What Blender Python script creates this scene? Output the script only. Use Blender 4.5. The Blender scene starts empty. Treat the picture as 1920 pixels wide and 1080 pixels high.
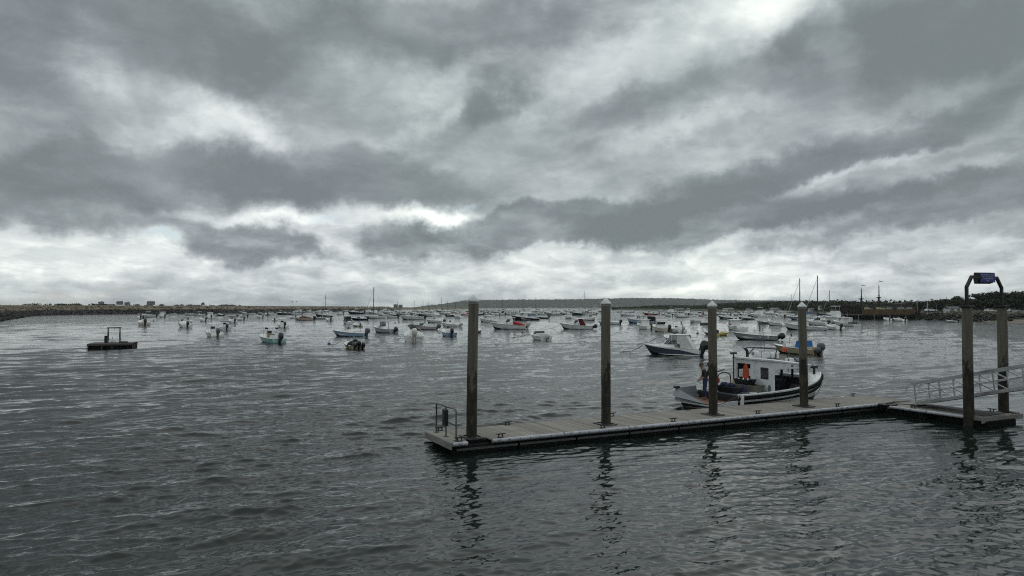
import bpy, bmesh, math, random
import numpy as np
from mathutils import Vector, Matrix
R = math.radians
scene = bpy.context.scene
# ------------------------------------------------------------------ camera
F = 1340.0                      # focal length in pixels of the 1920 wide photograph
CAM_H = 5.0
PITCH = math.atan(36.0 / F)
cam_data = bpy.data.cameras.new('camera')
cam_data.sensor_width = 36.0
cam_data.lens = 36.0 * F / 1920.0
cam_data.clip_start = 0.1
cam_data.clip_end = 60000.0
cam = bpy.data.objects.new('camera', cam_data)
scene.collection.objects.link(cam)
cam.location = (0, 0, CAM_H)
cam.rotation_euler = (math.pi / 2 + PITCH, 0, 0)
scene.camera = cam

def ray(px, py):
    a = (px - 960.0) / F
    b = (540.0 - py) / F
    c, s = math.cos(PITCH), math.sin(PITCH)
    return Vector((a, c - b * s, s + b * c))

def at(px, py, z=0.0):
    """world point at height z under a pixel of the photograph"""
    d = ray(px, py)
    t = (z - CAM_H) / d.z
    return Vector((d.x * t, d.y * t, z))

def at_dist(px, py, y):
    d = ray(px, py)
    t = y / d.y
    return Vector((d.x * t, y, CAM_H + d.z * t))

# ------------------------------------------------------------------ world
SUN_EL, SUN_AZ = 58.0, 22.0       # the brightest break in the cloud lies ahead and to the right
world = bpy.data.worlds.new('World')
scene.world = world
world.use_nodes = True
wt = world.node_tree
wn, wl = wt.nodes, wt.links
wn.clear()

def N(tree, typ, ins=None, **props):
    n = tree.nodes.new(typ)
    for k, v in props.items():
        setattr(n, k, v)
    if ins:
        for k, v in ins.items():
            if isinstance(v, bpy.types.NodeSocket):
                tree.links.new(v, n.inputs[k])
            else:
                n.inputs[k].default_value = v
    return n

def wmath(op, a, b=None, c=None, clamp=False):
    ins = {0: a}
    if b is not None: ins[1] = b
    if c is not None: ins[2] = c
    return N(wt, 'ShaderNodeMath', ins, operation=op, use_clamp=clamp).outputs[0]

SKY_STRENGTH = 0.1
tc = N(wt, 'ShaderNodeTexCoord')
nrm = N(wt, 'ShaderNodeVectorMath', {0: tc.outputs['Generated']}, operation='NORMALIZE').outputs[0]
sep = N(wt, 'ShaderNodeSeparateXYZ', {0: nrm})
dx, dy, dz = sep.outputs
az = wmath('ARCTAN2', dx, dy)
el = wmath('ARCSINE', dz)
elc = wmath('MAXIMUM', el, 0.0)
# cloud-deck plane coordinates: clouds shrink and flatten toward the horizon
zz = wmath('ADD', wmath('MAXIMUM', dz, 0.0), 0.10)
pu = wmath('DIVIDE', dx, zz)
pv = wmath('DIVIDE', dy, zz)
plane = N(wt, 'ShaderNodeCombineXYZ', {0: pu, 1: pv, 2: 0.0}).outputs[0]
# streets of cloud run away from the wind: stretch the noise along them
pm = N(wt, 'ShaderNodeMapping', {'Vector': plane, 'Rotation': (0, 0, R(-19.0)), 'Scale': (1.0, 0.55, 1.0)}).outputs[0]
angv = N(wt, 'ShaderNodeCombineXYZ', {0: az, 1: el, 2: 0.0}).outputs[0]
warp_n = N(wt, 'ShaderNodeTexNoise', {'Vector': nrm, 'Scale': 8.0, 'Detail': 7.0, 'Roughness': 0.6})
warp = N(wt, 'ShaderNodeVectorMath', {0: N(wt, 'ShaderNodeVectorMath', {0: warp_n.outputs['Color'], 1: (0.5, 0.5, 0.5)}, operation='SUBTRACT').outputs[0],
                                     1: (0.20, 0.11, 0.0)}, operation='MULTIPLY').outputs[0]
wp = N(wt, 'ShaderNodeVectorMath', {0: angv, 1: warp}, operation='ADD').outputs[0]

def ang(px, py):
    d = ray(px, py).normalized()
    return math.atan2(d.x, d.y), math.asin(d.z)

def skyblob(acc, px, py, sx, sy, rot, amp, core=0.15):
    a, e = ang(px, py)
    m = N(wt, 'ShaderNodeMapping', {'Vector': wp, 'Location': (a, e, 0), 'Rotation': (0, 0, R(rot)),
                                    'Scale': (sx / F, sy / F, 1.0)}, vector_type='TEXTURE')
    l = N(wt, 'ShaderNodeVectorMath', {0: m.outputs[0]}, operation='LENGTH')
    r = N(wt, 'ShaderNodeMapRange', {0: l.outputs['Value'], 1: core, 2: 1.0, 3: amp, 4: 0.0}, interpolation_type='SMOOTHSTEP')
    return r.outputs[0] if acc is None else wmath('ADD', acc, r.outputs[0])

# (photo x, y, half width, half height, tilt, brightness change, hard core)
BLOBS = [
    (960, 250, 1500, 520, 0, -0.04, .5),
    # bright low band under the deck
    (300, 470, 620, 95, 0, 0.21, .25), (80, 500, 380, 90, 0, 0.12, .2), (720, 405, 330, 40, -4, 0.26, .2),
    (820, 408, 130, 30, 4, 0.28, .1), (1100, 520, 520, 65, 0, 0.19, .25), (1550, 515, 560, 55, 6, 0.17, .2),
    (1480, 440, 420, 18, 11, 0.16, .1), (420, 395, 240, 22, 0, 0.20, .1),
    # clouds floating in the bright band
    (480, 455, 165, 46, -8, -0.36, .5), (745, 450, 100, 52, 0, -0.28, .45), (60, 520, 200, 22, 0, -0.10, .2),
    (560, 480, 120, 20, -4, -0.14, .2), (900, 470, 120, 22, 0, -0.10, .2), (1290, 520, 200, 16, 3, -0.10, .2), (1740, 500, 220, 26, 8, -0.16, .2),
    # the dark deck, left
    (200, 350, 400, 80, 6, -0.20, .62), (620, 328, 330, 66, -2, -0.18, .6), (60, 300, 260, 110, 0, -0.08, .2),
    (330, 60, 420, 110, -8, -0.18, .3), (620, 120, 220, 170, -30, -0.16, .3), (40, 60, 180, 140, 0, -0.16, .3), (880, 50, 380, 75, 4, -0.20, .35),
    (930, 190, 95, 60, 15, -0.26, .25),
    # lighter openings in the left deck
    (190, 110, 90, 120, 20, 0.17, .1), (310, 170, 190, 100, -30, 0.13, .1), (440, 225, 130, 62, -15, 0.22, .1), (690, 145, 190, 85, 0, 0.13, .1),
    (830, 150, 110, 60, 30, 0.12, .1), (800, 220, 110, 30, 35, 0.14, .1), (880, 310, 190, 55, 14, 0.08, .1),
    # the bright break high on the right
    (1440, -20, 300, 130, 10, 0.12, .0), (1330, 60, 330, 110, 25, 0.20, .1), (1130, 110, 200, 120, 35, 0.16, .1), (1570, 80, 80, 120, 20, 0.20, .1),
    (1060, 190, 200, 90, 30, 0.10, .1), (1500, 70, 90, 45, 30, -0.16, .2), (1830, 150, 200, 30, 8, 0.10, .1), (1260, 250, 330, 26, 12, 0.12, .1),
    # dark streets on the right
    (1770, 60, 330, 120, -4, -0.26, .35), (1190, 205, 300, 34, 14, -0.10, .2), (1640, 270, 420, 52, 15, -0.22, .3), (1400, 350, 320, 46, 12, -0.18, .3),
    (1060, 425, 300, 50, 4, -0.24, .7), (1330, 422, 320, 44, 4, -0.20, .6), (1680, 400, 370, 44, 10, -0.20, .55), (1880, 330, 240, 80, 10, -0.14, .3),
    (1880, 440, 240, 44, 10, -0.10, .3), (1600, 370, 60, 20, 10, -0.12, .2), (1560, 340, 190, 12, 12, 0.16, .1), (1780, 320, 120, 16, 10, 0.12, .1),
]
acc = None
for b in BLOBS:
    acc = skyblob(acc, *b[:5], b[5] * 1.2, b[6])
n1 = N(wt, 'ShaderNodeTexNoise', {'Vector': pm, 'Scale': 1.15, 'Detail': 8.0, 'Roughness': 0.56, 'Distortion': 0.35}).outputs[0]
n2 = N(wt, 'ShaderNodeTexNoise', {'Vector': pm, 'Scale': 3.1, 'Detail': 6.0, 'Roughness': 0.6, 'Distortion': 0.5}).outputs[0]
fine = N(wt, 'ShaderNodeTexNoise', {'Vector': N(wt, 'ShaderNodeMapping', {'Vector': nrm, 'Scale': (1, 1, 2.2)}).outputs[0],
                                   'Scale': 13.0, 'Detail': 8.0, 'Roughness': 0.62, 'Distortion': 0.3}).outputs[0]
# thin cloud close to the horizon lets more light through
lowglow = wmath('MULTIPLY', wmath('EXPONENT', wmath('MULTIPLY', elc, -13.0)), 0.18)
v = wmath('ADD', 0.44, lowglow)
v = wmath('ADD', v, acc)
v = wmath('MULTIPLY_ADD', wmath('SUBTRACT', n1, 0.5), 0.28, v)
v = wmath('MULTIPLY_ADD', wmath('SUBTRACT', n2, 0.5), 0.13, v)
v = wmath('MULTIPLY_ADD', wmath('SUBTRACT', fine, 0.5), 0.19, v)
billow = N(wt, 'ShaderNodeTexNoise', {'Vector': N(wt, 'ShaderNodeMapping', {'Vector': nrm, 'Scale': (1, 1, 1.7), 'Rotation': (0.2, 0.15, 0)}).outputs[0],
                                     'Scale': 4.2, 'Detail': 8.0, 'Roughness': 0.57, 'Distortion': 0.25}).outputs[0]
lump = N(wt, 'ShaderNodeTexNoise', {'Vector': N(wt, 'ShaderNodeMapping', {'Vector': nrm, 'Scale': (1, 1, 3.0)}).outputs[0], 'Scale': 17.0, 'Detail': 7.0, 'Roughness': 0.6, 'Distortion': 0.4}).outputs[0]
# small cumulus rows show low down, where the deck is seen from the side
lowmask = N(wt, 'ShaderNodeMapRange', {0: el, 1: 0.04, 2: 0.17, 3: 0.13, 4: 0.02}, interpolation_type='SMOOTHSTEP').outputs[0]
v = wmath('MULTIPLY_ADD', N(wt, 'ShaderNodeMapRange', {0: lump, 1: 0.42, 2: 0.60, 3: -0.5, 4: 0.5}, interpolation_type='SMOOTHSTEP').outputs[0], lowmask, v)
for src, lo, hi, amp in ((billow, 0.42, 0.58, 0.15), (n1, 0.45, 0.58, 0.05), (fine, 0.44, 0.56, 0.03)):
    edge = N(wt, 'ShaderNodeMapRange', {0: src, 1: lo, 2: hi, 3: -0.5 * amp, 4: 0.5 * amp}, interpolation_type='SMOOTHSTEP').outputs[0]
    v = wmath('ADD', v, edge)
ramp = N(wt, 'ShaderNodeValToRGB', {0: v})
cr = ramp.color_ramp
cr.interpolation = 'B_SPLINE'
stops = [(0.0, (0.140, 0.160, 0.168)), (0.22, (0.196, 0.222, 0.231)), (0.42, (0.308, 0.340, 0.350)), (0.60, (0.460, 0.495, 0.498)),
         (0.78, (0.630, 0.670, 0.650)), (0.92, (0.820, 0.850, 0.800)), (1.0, (0.970, 0.985, 0.910))]
cr.elements[0].position, cr.elements[0].color = stops[0][0], (*stops[0][1], 1)
cr.elements[1].position, cr.elements[1].color = stops[-1][0], (*stops[-1][1], 1)
for p, c in stops[1:-1]:
    e_ = cr.elements.new(p); e_.color = (*c, 1)
hue = N(wt, 'ShaderNodeTexNoise', {'Vector': nrm, 'Scale': 3.2, 'Detail': 2.0}).outputs[0]
tint = N(wt, 'ShaderNodeMix', {0: N(wt, 'ShaderNodeMapRange', {0: hue, 1: 0.38, 2: 0.62}).outputs[0], 6: (0.985, 1.008, 1.0, 1), 7: (0.998, 0.998, 1.02, 1)}, data_type='RGBA').outputs[2]
tinted = N(wt, 'ShaderNodeVectorMath', {0: ramp.outputs[0], 1: tint}, operation='MULTIPLY').outputs[0]
cloud = N(wt, 'ShaderNodeVectorMath', {0: tinted, 'Scale': 1.0 / SKY_STRENGTH}, operation='SCALE').outputs[0]
sky = N(wt, 'ShaderNodeTexSky', sky_type='NISHITA', sun_disc=False, sun_elevation=R(SUN_EL), sun_rotation=R(SUN_AZ),
        altitude=0.0, air_density=1.0, dust_density=1.5, ozone_density=1.0)
# small rents where blue sky shows through the low band
hole = None
for b in [(285, 436, 60, 13, 0, 0.8, .2), (590, 402, 60, 10, -6, 0.35, .2), (878, 386, 22, 10, 30, 0.3, .2), (60, 548, 200, 18, 0, 0.3, .2)]:
    hole = skyblob(hole, *b)
mixs = N(wt, 'ShaderNodeMix', {0: wmath('MINIMUM', hole, 1.0), 6: cloud, 7: sky.outputs[0]}, data_type='RGBA')
bg = N(wt, 'ShaderNodeBackground', {'Color': mixs.outputs[2], 'Strength': SKY_STRENGTH})
wo = N(wt, 'ShaderNodeOutputWorld', {'Surface': bg.outputs[0]})
world.cycles.sampling_method = 'MANUAL'
world.cycles.sample_map_resolution = 512

# ------------------------------------------------------------------ sun (veiled)
sd = bpy.data.lights.new('sun', 'SUN')
sd.energy = 0.5
sd.angle = R(80.0)
sd.color = (1.0, 0.98, 0.95)
sun = bpy.data.objects.new('sun', sd)
scene.collection.objects.link(sun)
to_sun = Vector((math.sin(R(SUN_AZ)) * math.cos(R(SUN_EL)), math.cos(R(SUN_AZ)) * math.cos(R(SUN_EL)), math.sin(R(SUN_EL))))
sun.rotation_euler = (-to_sun).to_track_quat('-Z', 'Y').to_euler()
sun.location = to_sun * 200

# ------------------------------------------------------------------ exposure
vs = scene.view_settings
scene.display_settings.display_device = 'sRGB'
vs.view_transform = 'Standard'
vs.look = 'None'
vs.exposure = 0.42
vs.gamma = 1.0
vs.use_curve_mapping = False
scene.render.film_transparent = False
try:
    scene.cycles.use_denoising = False
    scene.cycles.denoiser = 'OPENIMAGEDENOISE'
    scene.cycles.filter_width = 1.15
    scene.cycles.max_bounces = 6
    scene.cycles.caustics_reflective = False
    scene.cycles.caustics_refractive = False
    scene.cycles.sample_clamp_indirect = 1.0
    scene.cycles.sample_clamp_direct = 2.5
    scene.cycles.use_adaptive_sampling = False
    scene.cycles.volume_bounces = 0
except Exception:
    pass
# ------------------------------------------------------------------ helpers
COL = scene.collection
MATS = {}

def mat(name, color=(0.5, 0.5, 0.5), rough=0.5, metal=0.0, noise=0.0, nscale=4.0, bump=0.0, bscale=30.0, spec=0.5, coat=0.0,
        stain=None, stain_amt=0.0, sscale=1.5, trans=0.0, alpha=1.0, stretch=(1, 1, 1)):
    """plain procedural material: base colour broken up by noise, optional stains and fine relief"""
    if name in MATS:
        return MATS[name]
    m = bpy.data.materials.new(name)
    m.use_nodes = True
    t = m.node_tree
    b = t.nodes['Principled BSDF']
    b.inputs['Roughness'].default_value = rough
    b.inputs['Metallic'].default_value = metal
    b.inputs['Specular IOR Level'].default_value = spec
    b.inputs['Coat Weight'].default_value = coat
    if trans: b.inputs['Transmission Weight'].default_value = trans
    if alpha < 1: b.inputs['Alpha'].default_value = alpha
    c = (*color, 1.0)
    if noise or stain or bump:
        tcn = N(t, 'ShaderNodeTexCoord')
        mp = N(t, 'ShaderNodeMapping', {'Vector': tcn.outputs['Object'], 'Scale': stretch}).outputs[0]
    if noise:
        nz = N(t, 'ShaderNodeTexNoise', {'Vector': mp, 'Scale': nscale, 'Detail': 5.0, 'Roughness': 0.6})
        rr = N(t, 'ShaderNodeMapRange', {0: nz.outputs[0], 1: 0.3, 2: 0.7, 3: 1.0 - noise, 4: 1.0 + noise})
        col = N(t, 'ShaderNodeVectorMath', {0: color, 1: rr.outputs[0]}, operation='MULTIPLY').outputs[0]
    else:
        col = None
    if stain:
        nz = N(t, 'ShaderNodeTexNoise', {'Vector': mp, 'Scale': sscale, 'Detail': 6.0, 'Roughness': 0.65})
        rr = N(t, 'ShaderNodeMapRange', {0: nz.outputs[0], 1: 0.48, 2: 0.68, 3: 0.0, 4: stain_amt})
        mx = N(t, 'ShaderNodeMix', {0: rr.outputs[0], 6: col if col else c, 7: (*stain, 1)}, data_type='RGBA')
        col = mx.outputs[2]
    if col is not None:
        t.links.new(col, b.inputs['Base Color'])
    else:
        b.inputs['Base Color'].default_value = c
    if bump:
        nz = N(t, 'ShaderNodeTexNoise', {'Vector': mp, 'Scale': bscale, 'Detail': 4.0})
        bp = N(t, 'ShaderNodeBump', {'Height': nz.outputs[0], 'Strength': bump, 'Distance': 0.02})
        t.links.new(bp.outputs[0], b.inputs['Normal'])
    MATS[name] = m
    return m

class MB:
    """collects shapes and links them as ONE mesh object"""
    def __init__(self):
        self.v, self.f, self.m = [], [], []
    def add(self, verts, faces, mi=0, mtx=None):
        o = len(self.v)
        self.v += [tuple(mtx @ Vector(p)) for p in verts] if mtx else [tuple(p) for p in verts]
        for f in faces:
            self.f.append(tuple(i + o for i in f)); self.m.append(mi)
        return self
    def box(self, lo, hi, mi=0, mtx=None, taper=None):
        (x0, y0, z0), (x1, y1, z1) = lo, hi
        tx, ty = taper if taper else (0, 0)
        vs_ = [(x0, y0, z0), (x1, y0, z0), (x1, y1, z0), (x0, y1, z0),
               (x0 + tx, y0 + ty, z1), (x1 - tx, y0 + ty, z1), (x1 - tx, y1 - ty, z1), (x0 + tx, y1 - ty, z1)]
        return self.add(vs_, [(3, 2, 1, 0), (4, 5, 6, 7), (0, 1, 5, 4), (1, 2, 6, 5), (2, 3, 7, 6), (3, 0, 4, 7)], mi, mtx)
    def bbox(self, lo, hi, b=0.02, mi=0, mtx=None):
        """box with bevelled vertical edges and top rim"""
        (x0, y0, z0), (x1, y1, z1) = lo, hi
        def ring(i, z):
            return [(x0 + b + i, y0 + i, z), (x1 - b - i, y0 + i, z), (x1 - i, y0 + b + i, z), (x1 - i, y1 - b - i, z),
                    (x1 - b - i, y1 - i, z), (x0 + b + i, y1 - i, z), (x0 + i, y1 - b - i, z), (x0 + i, y0 + b + i, z)]
        return self.rings([ring(b * .6, z0), ring(0, z0 + b), ring(0, z1 - b), ring(b * .6, z1)], mi, mtx)
    def rings(self, rings, mi=0, mtx=None, cap=True, closed=True):
        n = len(rings[0]); vs_ = [p for r in rings for p in r]; fs = []
        for k in range(len(rings) - 1):
            for i in range(n if closed else n - 1):
                j = (i + 1) % n
                fs.append((k * n + i, k * n + j, (k + 1) * n + j, (k + 1) * n + i))
        if cap and closed:
            fs.append(tuple(range(n - 1, -1, -1)))
            fs.append(tuple(range((len(rings) - 1) * n, len(rings) * n)))
        return self.add(vs_, fs, mi, mtx)
    def tube(self, pts, r, n=6, mi=0, mtx=None, cap=True):
        pts = [Vector(p) for p in pts]
        rs = r if isinstance(r, (list, tuple)) else [r] * len(pts)
        rings = []
        up = None
        for i, p in enumerate(pts):
            d = (pts[min(i + 1, len(pts) - 1)] - pts[max(i - 1, 0)])
            if d.length < 1e-9: d = Vector((0, 0, 1))
            d.normalize()
            if up is None:
                up = Vector((0, 0, 1)) if abs(d.z) < 0.9 else Vector((1, 0, 0))
            a = d.cross(up)
            if a.length < 1e-4:
                up = Vector((1, 0, 0)) if abs(d.x) < 0.9 else Vector((0, 1, 0)); a = d.cross(up)
            a.normalize(); b = d.cross(a)
            up = -b if False else up
            rings.append([tuple(p + (a * math.cos(2 * math.pi * k / n) + b * math.sin(2 * math.pi * k / n)) * rs[i]) for k in range(n)])
        return self.rings(rings, mi, mtx, cap)
    def bar(self, a, b, w, h=None, mi=0, mtx=None):
        """rectangular bar from a to b"""
        a, b = Vector(a), Vector(b); h = h or w
        d = (b - a).normalized()
        up = Vector((0, 0, 1)) if abs(d.z) < 0.95 else Vector((1, 0, 0))
        s = d.cross(up).normalized(); u = s.cross(d)
        ring = lambda p: [tuple(p + s * (w / 2) * i + u * (h / 2) * j) for i, j in ((-1, -1), (1, -1), (1, 1), (-1, 1))]
        return self.rings([ring(a), ring(b)], mi, mtx)
    def lathe(self, prof, n=12, c=(0, 0, 0), mi=0, mtx=None):
        rings = [[(c[0] + r * math.cos(2 * math.pi * k / n), c[1] + r * math.sin(2 * math.pi * k / n), c[2] + z) for k in range(n)] for r, z in prof]
        return self.rings(rings, mi, mtx)
    def sheet(self, grid, mi=0, mtx=None):
        nr, nc = len(grid), len(grid[0])
        fs = [(i * nc + j, i * nc + j + 1, (i + 1) * nc + j + 1, (i + 1) * nc + j) for i in range(nr - 1) for j in range(nc - 1)]
        return self.add([p for r in grid for p in r], fs, mi, mtx)
    def prism(self, poly, h0, h1, axis='z', mi=0, mtx=None):
        def P(p, h):
            return (p[0], p[1], h) if axis == 'z' else ((p[0], h, p[1]) if axis == 'y' else (h, p[0], p[1]))
        return self.rings([[P(p, h0) for p in poly], [P(p, h1) for p in poly]], mi, mtx)
    def mesh(self, name, mats, smooth=False):
        me = bpy.data.meshes.new(name)
        me.from_pydata(self.v, [], self.f)
        for m_ in (mats if isinstance(mats, (list, tuple)) else [mats]):
            me.materials.append(m_)
        if any(self.m):
            me.polygons.foreach_set('material_index', self.m)
        bm = bmesh.new(); bm.from_mesh(me)
        bmesh.ops.recalc_face_normals(bm, faces=bm.faces)
        bm.to_mesh(me); bm.free()
        if smooth:
            me.polygons.foreach_set('use_smooth', [True] * len(me.polygons))
            me.set_sharp_from_angle(angle=R(38))
        me.update()
        return me
    def build(self, name, mats, parent=None, smooth=False):
        return link(name, self.mesh(name, mats, smooth), parent)

def link(name, data, parent=None):
    o = bpy.data.objects.new(name, data)
    COL.objects.link(o)
    if parent is not None: o.parent = parent
    return o

def tag(o, label=None, cat=None, group=None, kind=None):
    if label: o['label'] = label
    if cat: o['category'] = cat
    if group: o['group'] = group
    if kind: o['kind'] = kind
    return o

def thing(name, loc, label, cat, group=None, rz=0.0, scale=1.0):
    o = link(name, None)
    o.empty_display_size = 0.2
    o.location = loc; o.rotation_euler = (0, 0, rz); o.scale = (scale,) * 3
    return tag(o, label, cat, group)

def tree_copy(o, parent=None):
    c = o.copy(); COL.objects.link(c)
    c.parent = parent
    for ch in o.children:
        tree_copy(ch, c)
    return c

def sm(x, a, b):
    t = np.clip((x - a) / (b - a), 0, 1)
    return t * t * (3 - 2 * t)

# dock frame on the water: A is its near left corner, E1 runs along it, EN across it (away from the camera)
DECK = 0.42
DA = Vector((-2.03, 24.26, 0)); TH = R(27.0)
E1 = Vector((math.cos(TH), math.sin(TH), 0)); EN = Vector((-math.sin(TH), math.cos(TH), 0)); E2 = -EN

# ------------------------------------------------------------------ water
def make_water():
    rng = np.random.default_rng(7)
    # polar sheet: fine in front of the wharf, coarse toward the horizon
    rr = [10.0]
    while rr[-1] < 38: rr.append(rr[-1] * 1.0022)
    while rr[-1] < 100: rr.append(rr[-1] * 1.0040)
    while rr[-1] < 330: rr.append(rr[-1] * 1.0085)
    while rr[-1] < 14000: rr.append(rr[-1] * 1.06)
    rr = np.array(rr)
    a_f = np.linspace(R(-41), R(41), 800)
    a_l = np.linspace(R(-180), R(-41), 40)[:-1]
    a_r = np.linspace(R(41), R(180), 40)[1:]
    aa = np.concatenate([a_l, a_f, a_r])
    Rg, Ag = np.meshgrid(rr, aa, indexing='ij')
    X = (Rg * np.sin(Ag)).astype(np.float32); Y = (Rg * np.cos(Ag)).astype(np.float32)
    fade = (1 - sm(Rg, 180, 320)).astype(np.float32) * (1 - sm(np.abs(Ag), R(40), R(41))).astype(np.float32)
    sel = fade > 0
    x, y = X[sel], Y[sel]
    # shelter in the lee of the dock
    s = (x - DA.x) * E1.x + (y - DA.y) * E1.y
    n = (x - DA.x) * EN.x + (y - DA.y) * EN.y
    lee = sm(s, -8, -1) * (1 - sm(s, 32, 42)) * np.where(n < 1, np.exp(np.minimum(n, 0) / 24.0), 0)
    gust = 0.5 + 0.5 * np.sin(x * 0.09 + 1.3 * np.sin(y * 0.05)) * np.sin(y * 0.07 - x * 0.03)
    hx = np.zeros_like(x); hy = np.zeros_like(x); hz = np.zeros_like(x)
    wdir = math.atan2(-0.86, 0.50)
    bands = [(4.5, 9.0, 8, 0.020, 25), (2.0, 4.5, 12, 0.052, 13), (0.9, 2.0, 24, 0.105, 15), (0.42, 0.9, 32, 0.135, 22), (0.17, 0.42, 44, 0.100, 36)]
    for lo, hi, cnt, slope, spread in bands:
        att = 1 - lee * (0.86 if lo > 0.8 else (0.70 if lo > 0.4 else 0.50))
        att = att * (0.66 + 0.68 * gust)
        far = 1 - sm(np.hypot(x, y), 50 * lo + 15, 100 * lo + 35)
        att = (att * far).astype(np.float32)
        for k in range(cnt):
            lam = lo * (hi / lo) ** ((k + rng.random()) / cnt)
            kk = 2 * math.pi / lam
            th = wdir + R(spread) * rng.normal()
            ph = rng.random() * 2 * math.pi
            amp = slope * math.sqrt(2.0 / cnt) / kk
            arg = kk * (math.cos(th) * x + math.sin(th) * y) + ph
            c = np.cos(arg) * att; sn = np.sin(arg) * att
            hz += amp * c
            hx -= 0.85 * amp * math.cos(th) * sn; hy -= 0.85 * amp * math.sin(th) * sn
    fs_ = fade[sel]
    Z = np.zeros_like(X)
    Z[sel] = hz * fs_; X[sel] += hx * fs_; Y[sel] += hy * fs_
    nr, nc = Rg.shape
    co = np.stack([X, Y, Z], -1).reshape(-1, 3).astype(np.float32)
    i, j = np.meshgrid(np.arange(nr - 1), np.arange(nc - 1), indexing='ij')
    q = np.stack([i * nc + j, i * nc + j + 1, (i + 1) * nc + j + 1, (i + 1) * nc + j], -1).reshape(-1, 4)
    q = q[:, ::-1]
    me = bpy.data.meshes.new('water')
    me.vertices.add(len(co)); me.vertices.foreach_set('co', co.ravel())
    me.loops.add(q.size); me.loops.foreach_set('vertex_index', q.astype(np.int32).ravel())
    me.polygons.add(len(q)); me.polygons.foreach_set('loop_start', np.arange(0, q.size, 4, dtype=np.int32))
    me.polygons.foreach_set('loop_total', np.full(len(q), 4, dtype=np.int32))
    me.polygons.foreach_set('use_smooth', np.ones(len(q), dtype=bool))
    at_ = me.attributes.new('open_water', 'FLOAT', 'POINT')
    ow = sm(Rg, 18, 110).astype(np.float32)
    at_.data.foreach_set('value', ow.ravel())
    me.update(); me.validate()
    m = bpy.data.materials.new('sea_water'); m.use_nodes = True
    t = m.node_tree; b = t.nodes['Principled BSDF']
    b.inputs['Base Color'].default_value = (0.006, 0.012, 0.010, 1)
    b.inputs['Roughness'].default_value = 0.03
    b.inputs['IOR'].default_value = 1.333
    geo = N(t, 'ShaderNodeNewGeometry')
    mp = N(t, 'ShaderNodeMapping', {'Vector': geo.outputs['Position'], 'Rotation': (0, 0, R(-30)), 'Scale': (0.6, 1.0, 1.0)}, vector_type='POINT').outputs[0]
    ow_ = N(t, 'ShaderNodeAttribute', attribute_name='open_water').outputs['Fac']
    fine = N(t, 'ShaderNodeTexNoise', {'Vector': mp, 'Scale': 8.0, 'Detail': 4.0, 'Roughness': 0.65})
    chop = N(t, 'ShaderNodeTexNoise', {'Vector': mp, 'Scale': 1.0, 'Detail': 6.0, 'Roughness': 0.66})
    swell = N(t, 'ShaderNodeTexNoise', {'Vector': mp, 'Scale': 0.10, 'Detail': 3.0, 'Roughness': 0.6})
    patch = N(t, 'ShaderNodeTexNoise', {'Vector': geo.outputs['Position'], 'Scale': 0.02, 'Detail': 3.0})
    pr = N(t, 'ShaderNodeMapRange', {0: patch.outputs[0], 1: 0.35, 2: 0.65, 3: 0.75, 4: 1.15}).outputs[0]
    b1 = N(t, 'ShaderNodeBump', {'Height': fine.outputs[0], 'Strength': 0.5, 'Distance': 0.006})
    st = N(t, 'ShaderNodeMath', {0: ow_, 1: pr}, operation='MULTIPLY')
    b2 = N(t, 'ShaderNodeBump', {'Height': chop.outputs[0], 'Strength': st.outputs[0], 'Distance': 0.115, 'Normal': b1.outputs[0]})
    b3 = N(t, 'ShaderNodeBump', {'Height': swell.outputs[0], 'Strength': st.outputs[0], 'Distance': 0.20, 'Normal': b2.outputs[0]})
    t.links.new(b3.outputs[0], b.inputs['Normal'])
    me.materials.append(m)
    o = link('water', me)
    return tag(o, 'grey green rippled harbour water', None, None, 'structure')
make_water()
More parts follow.
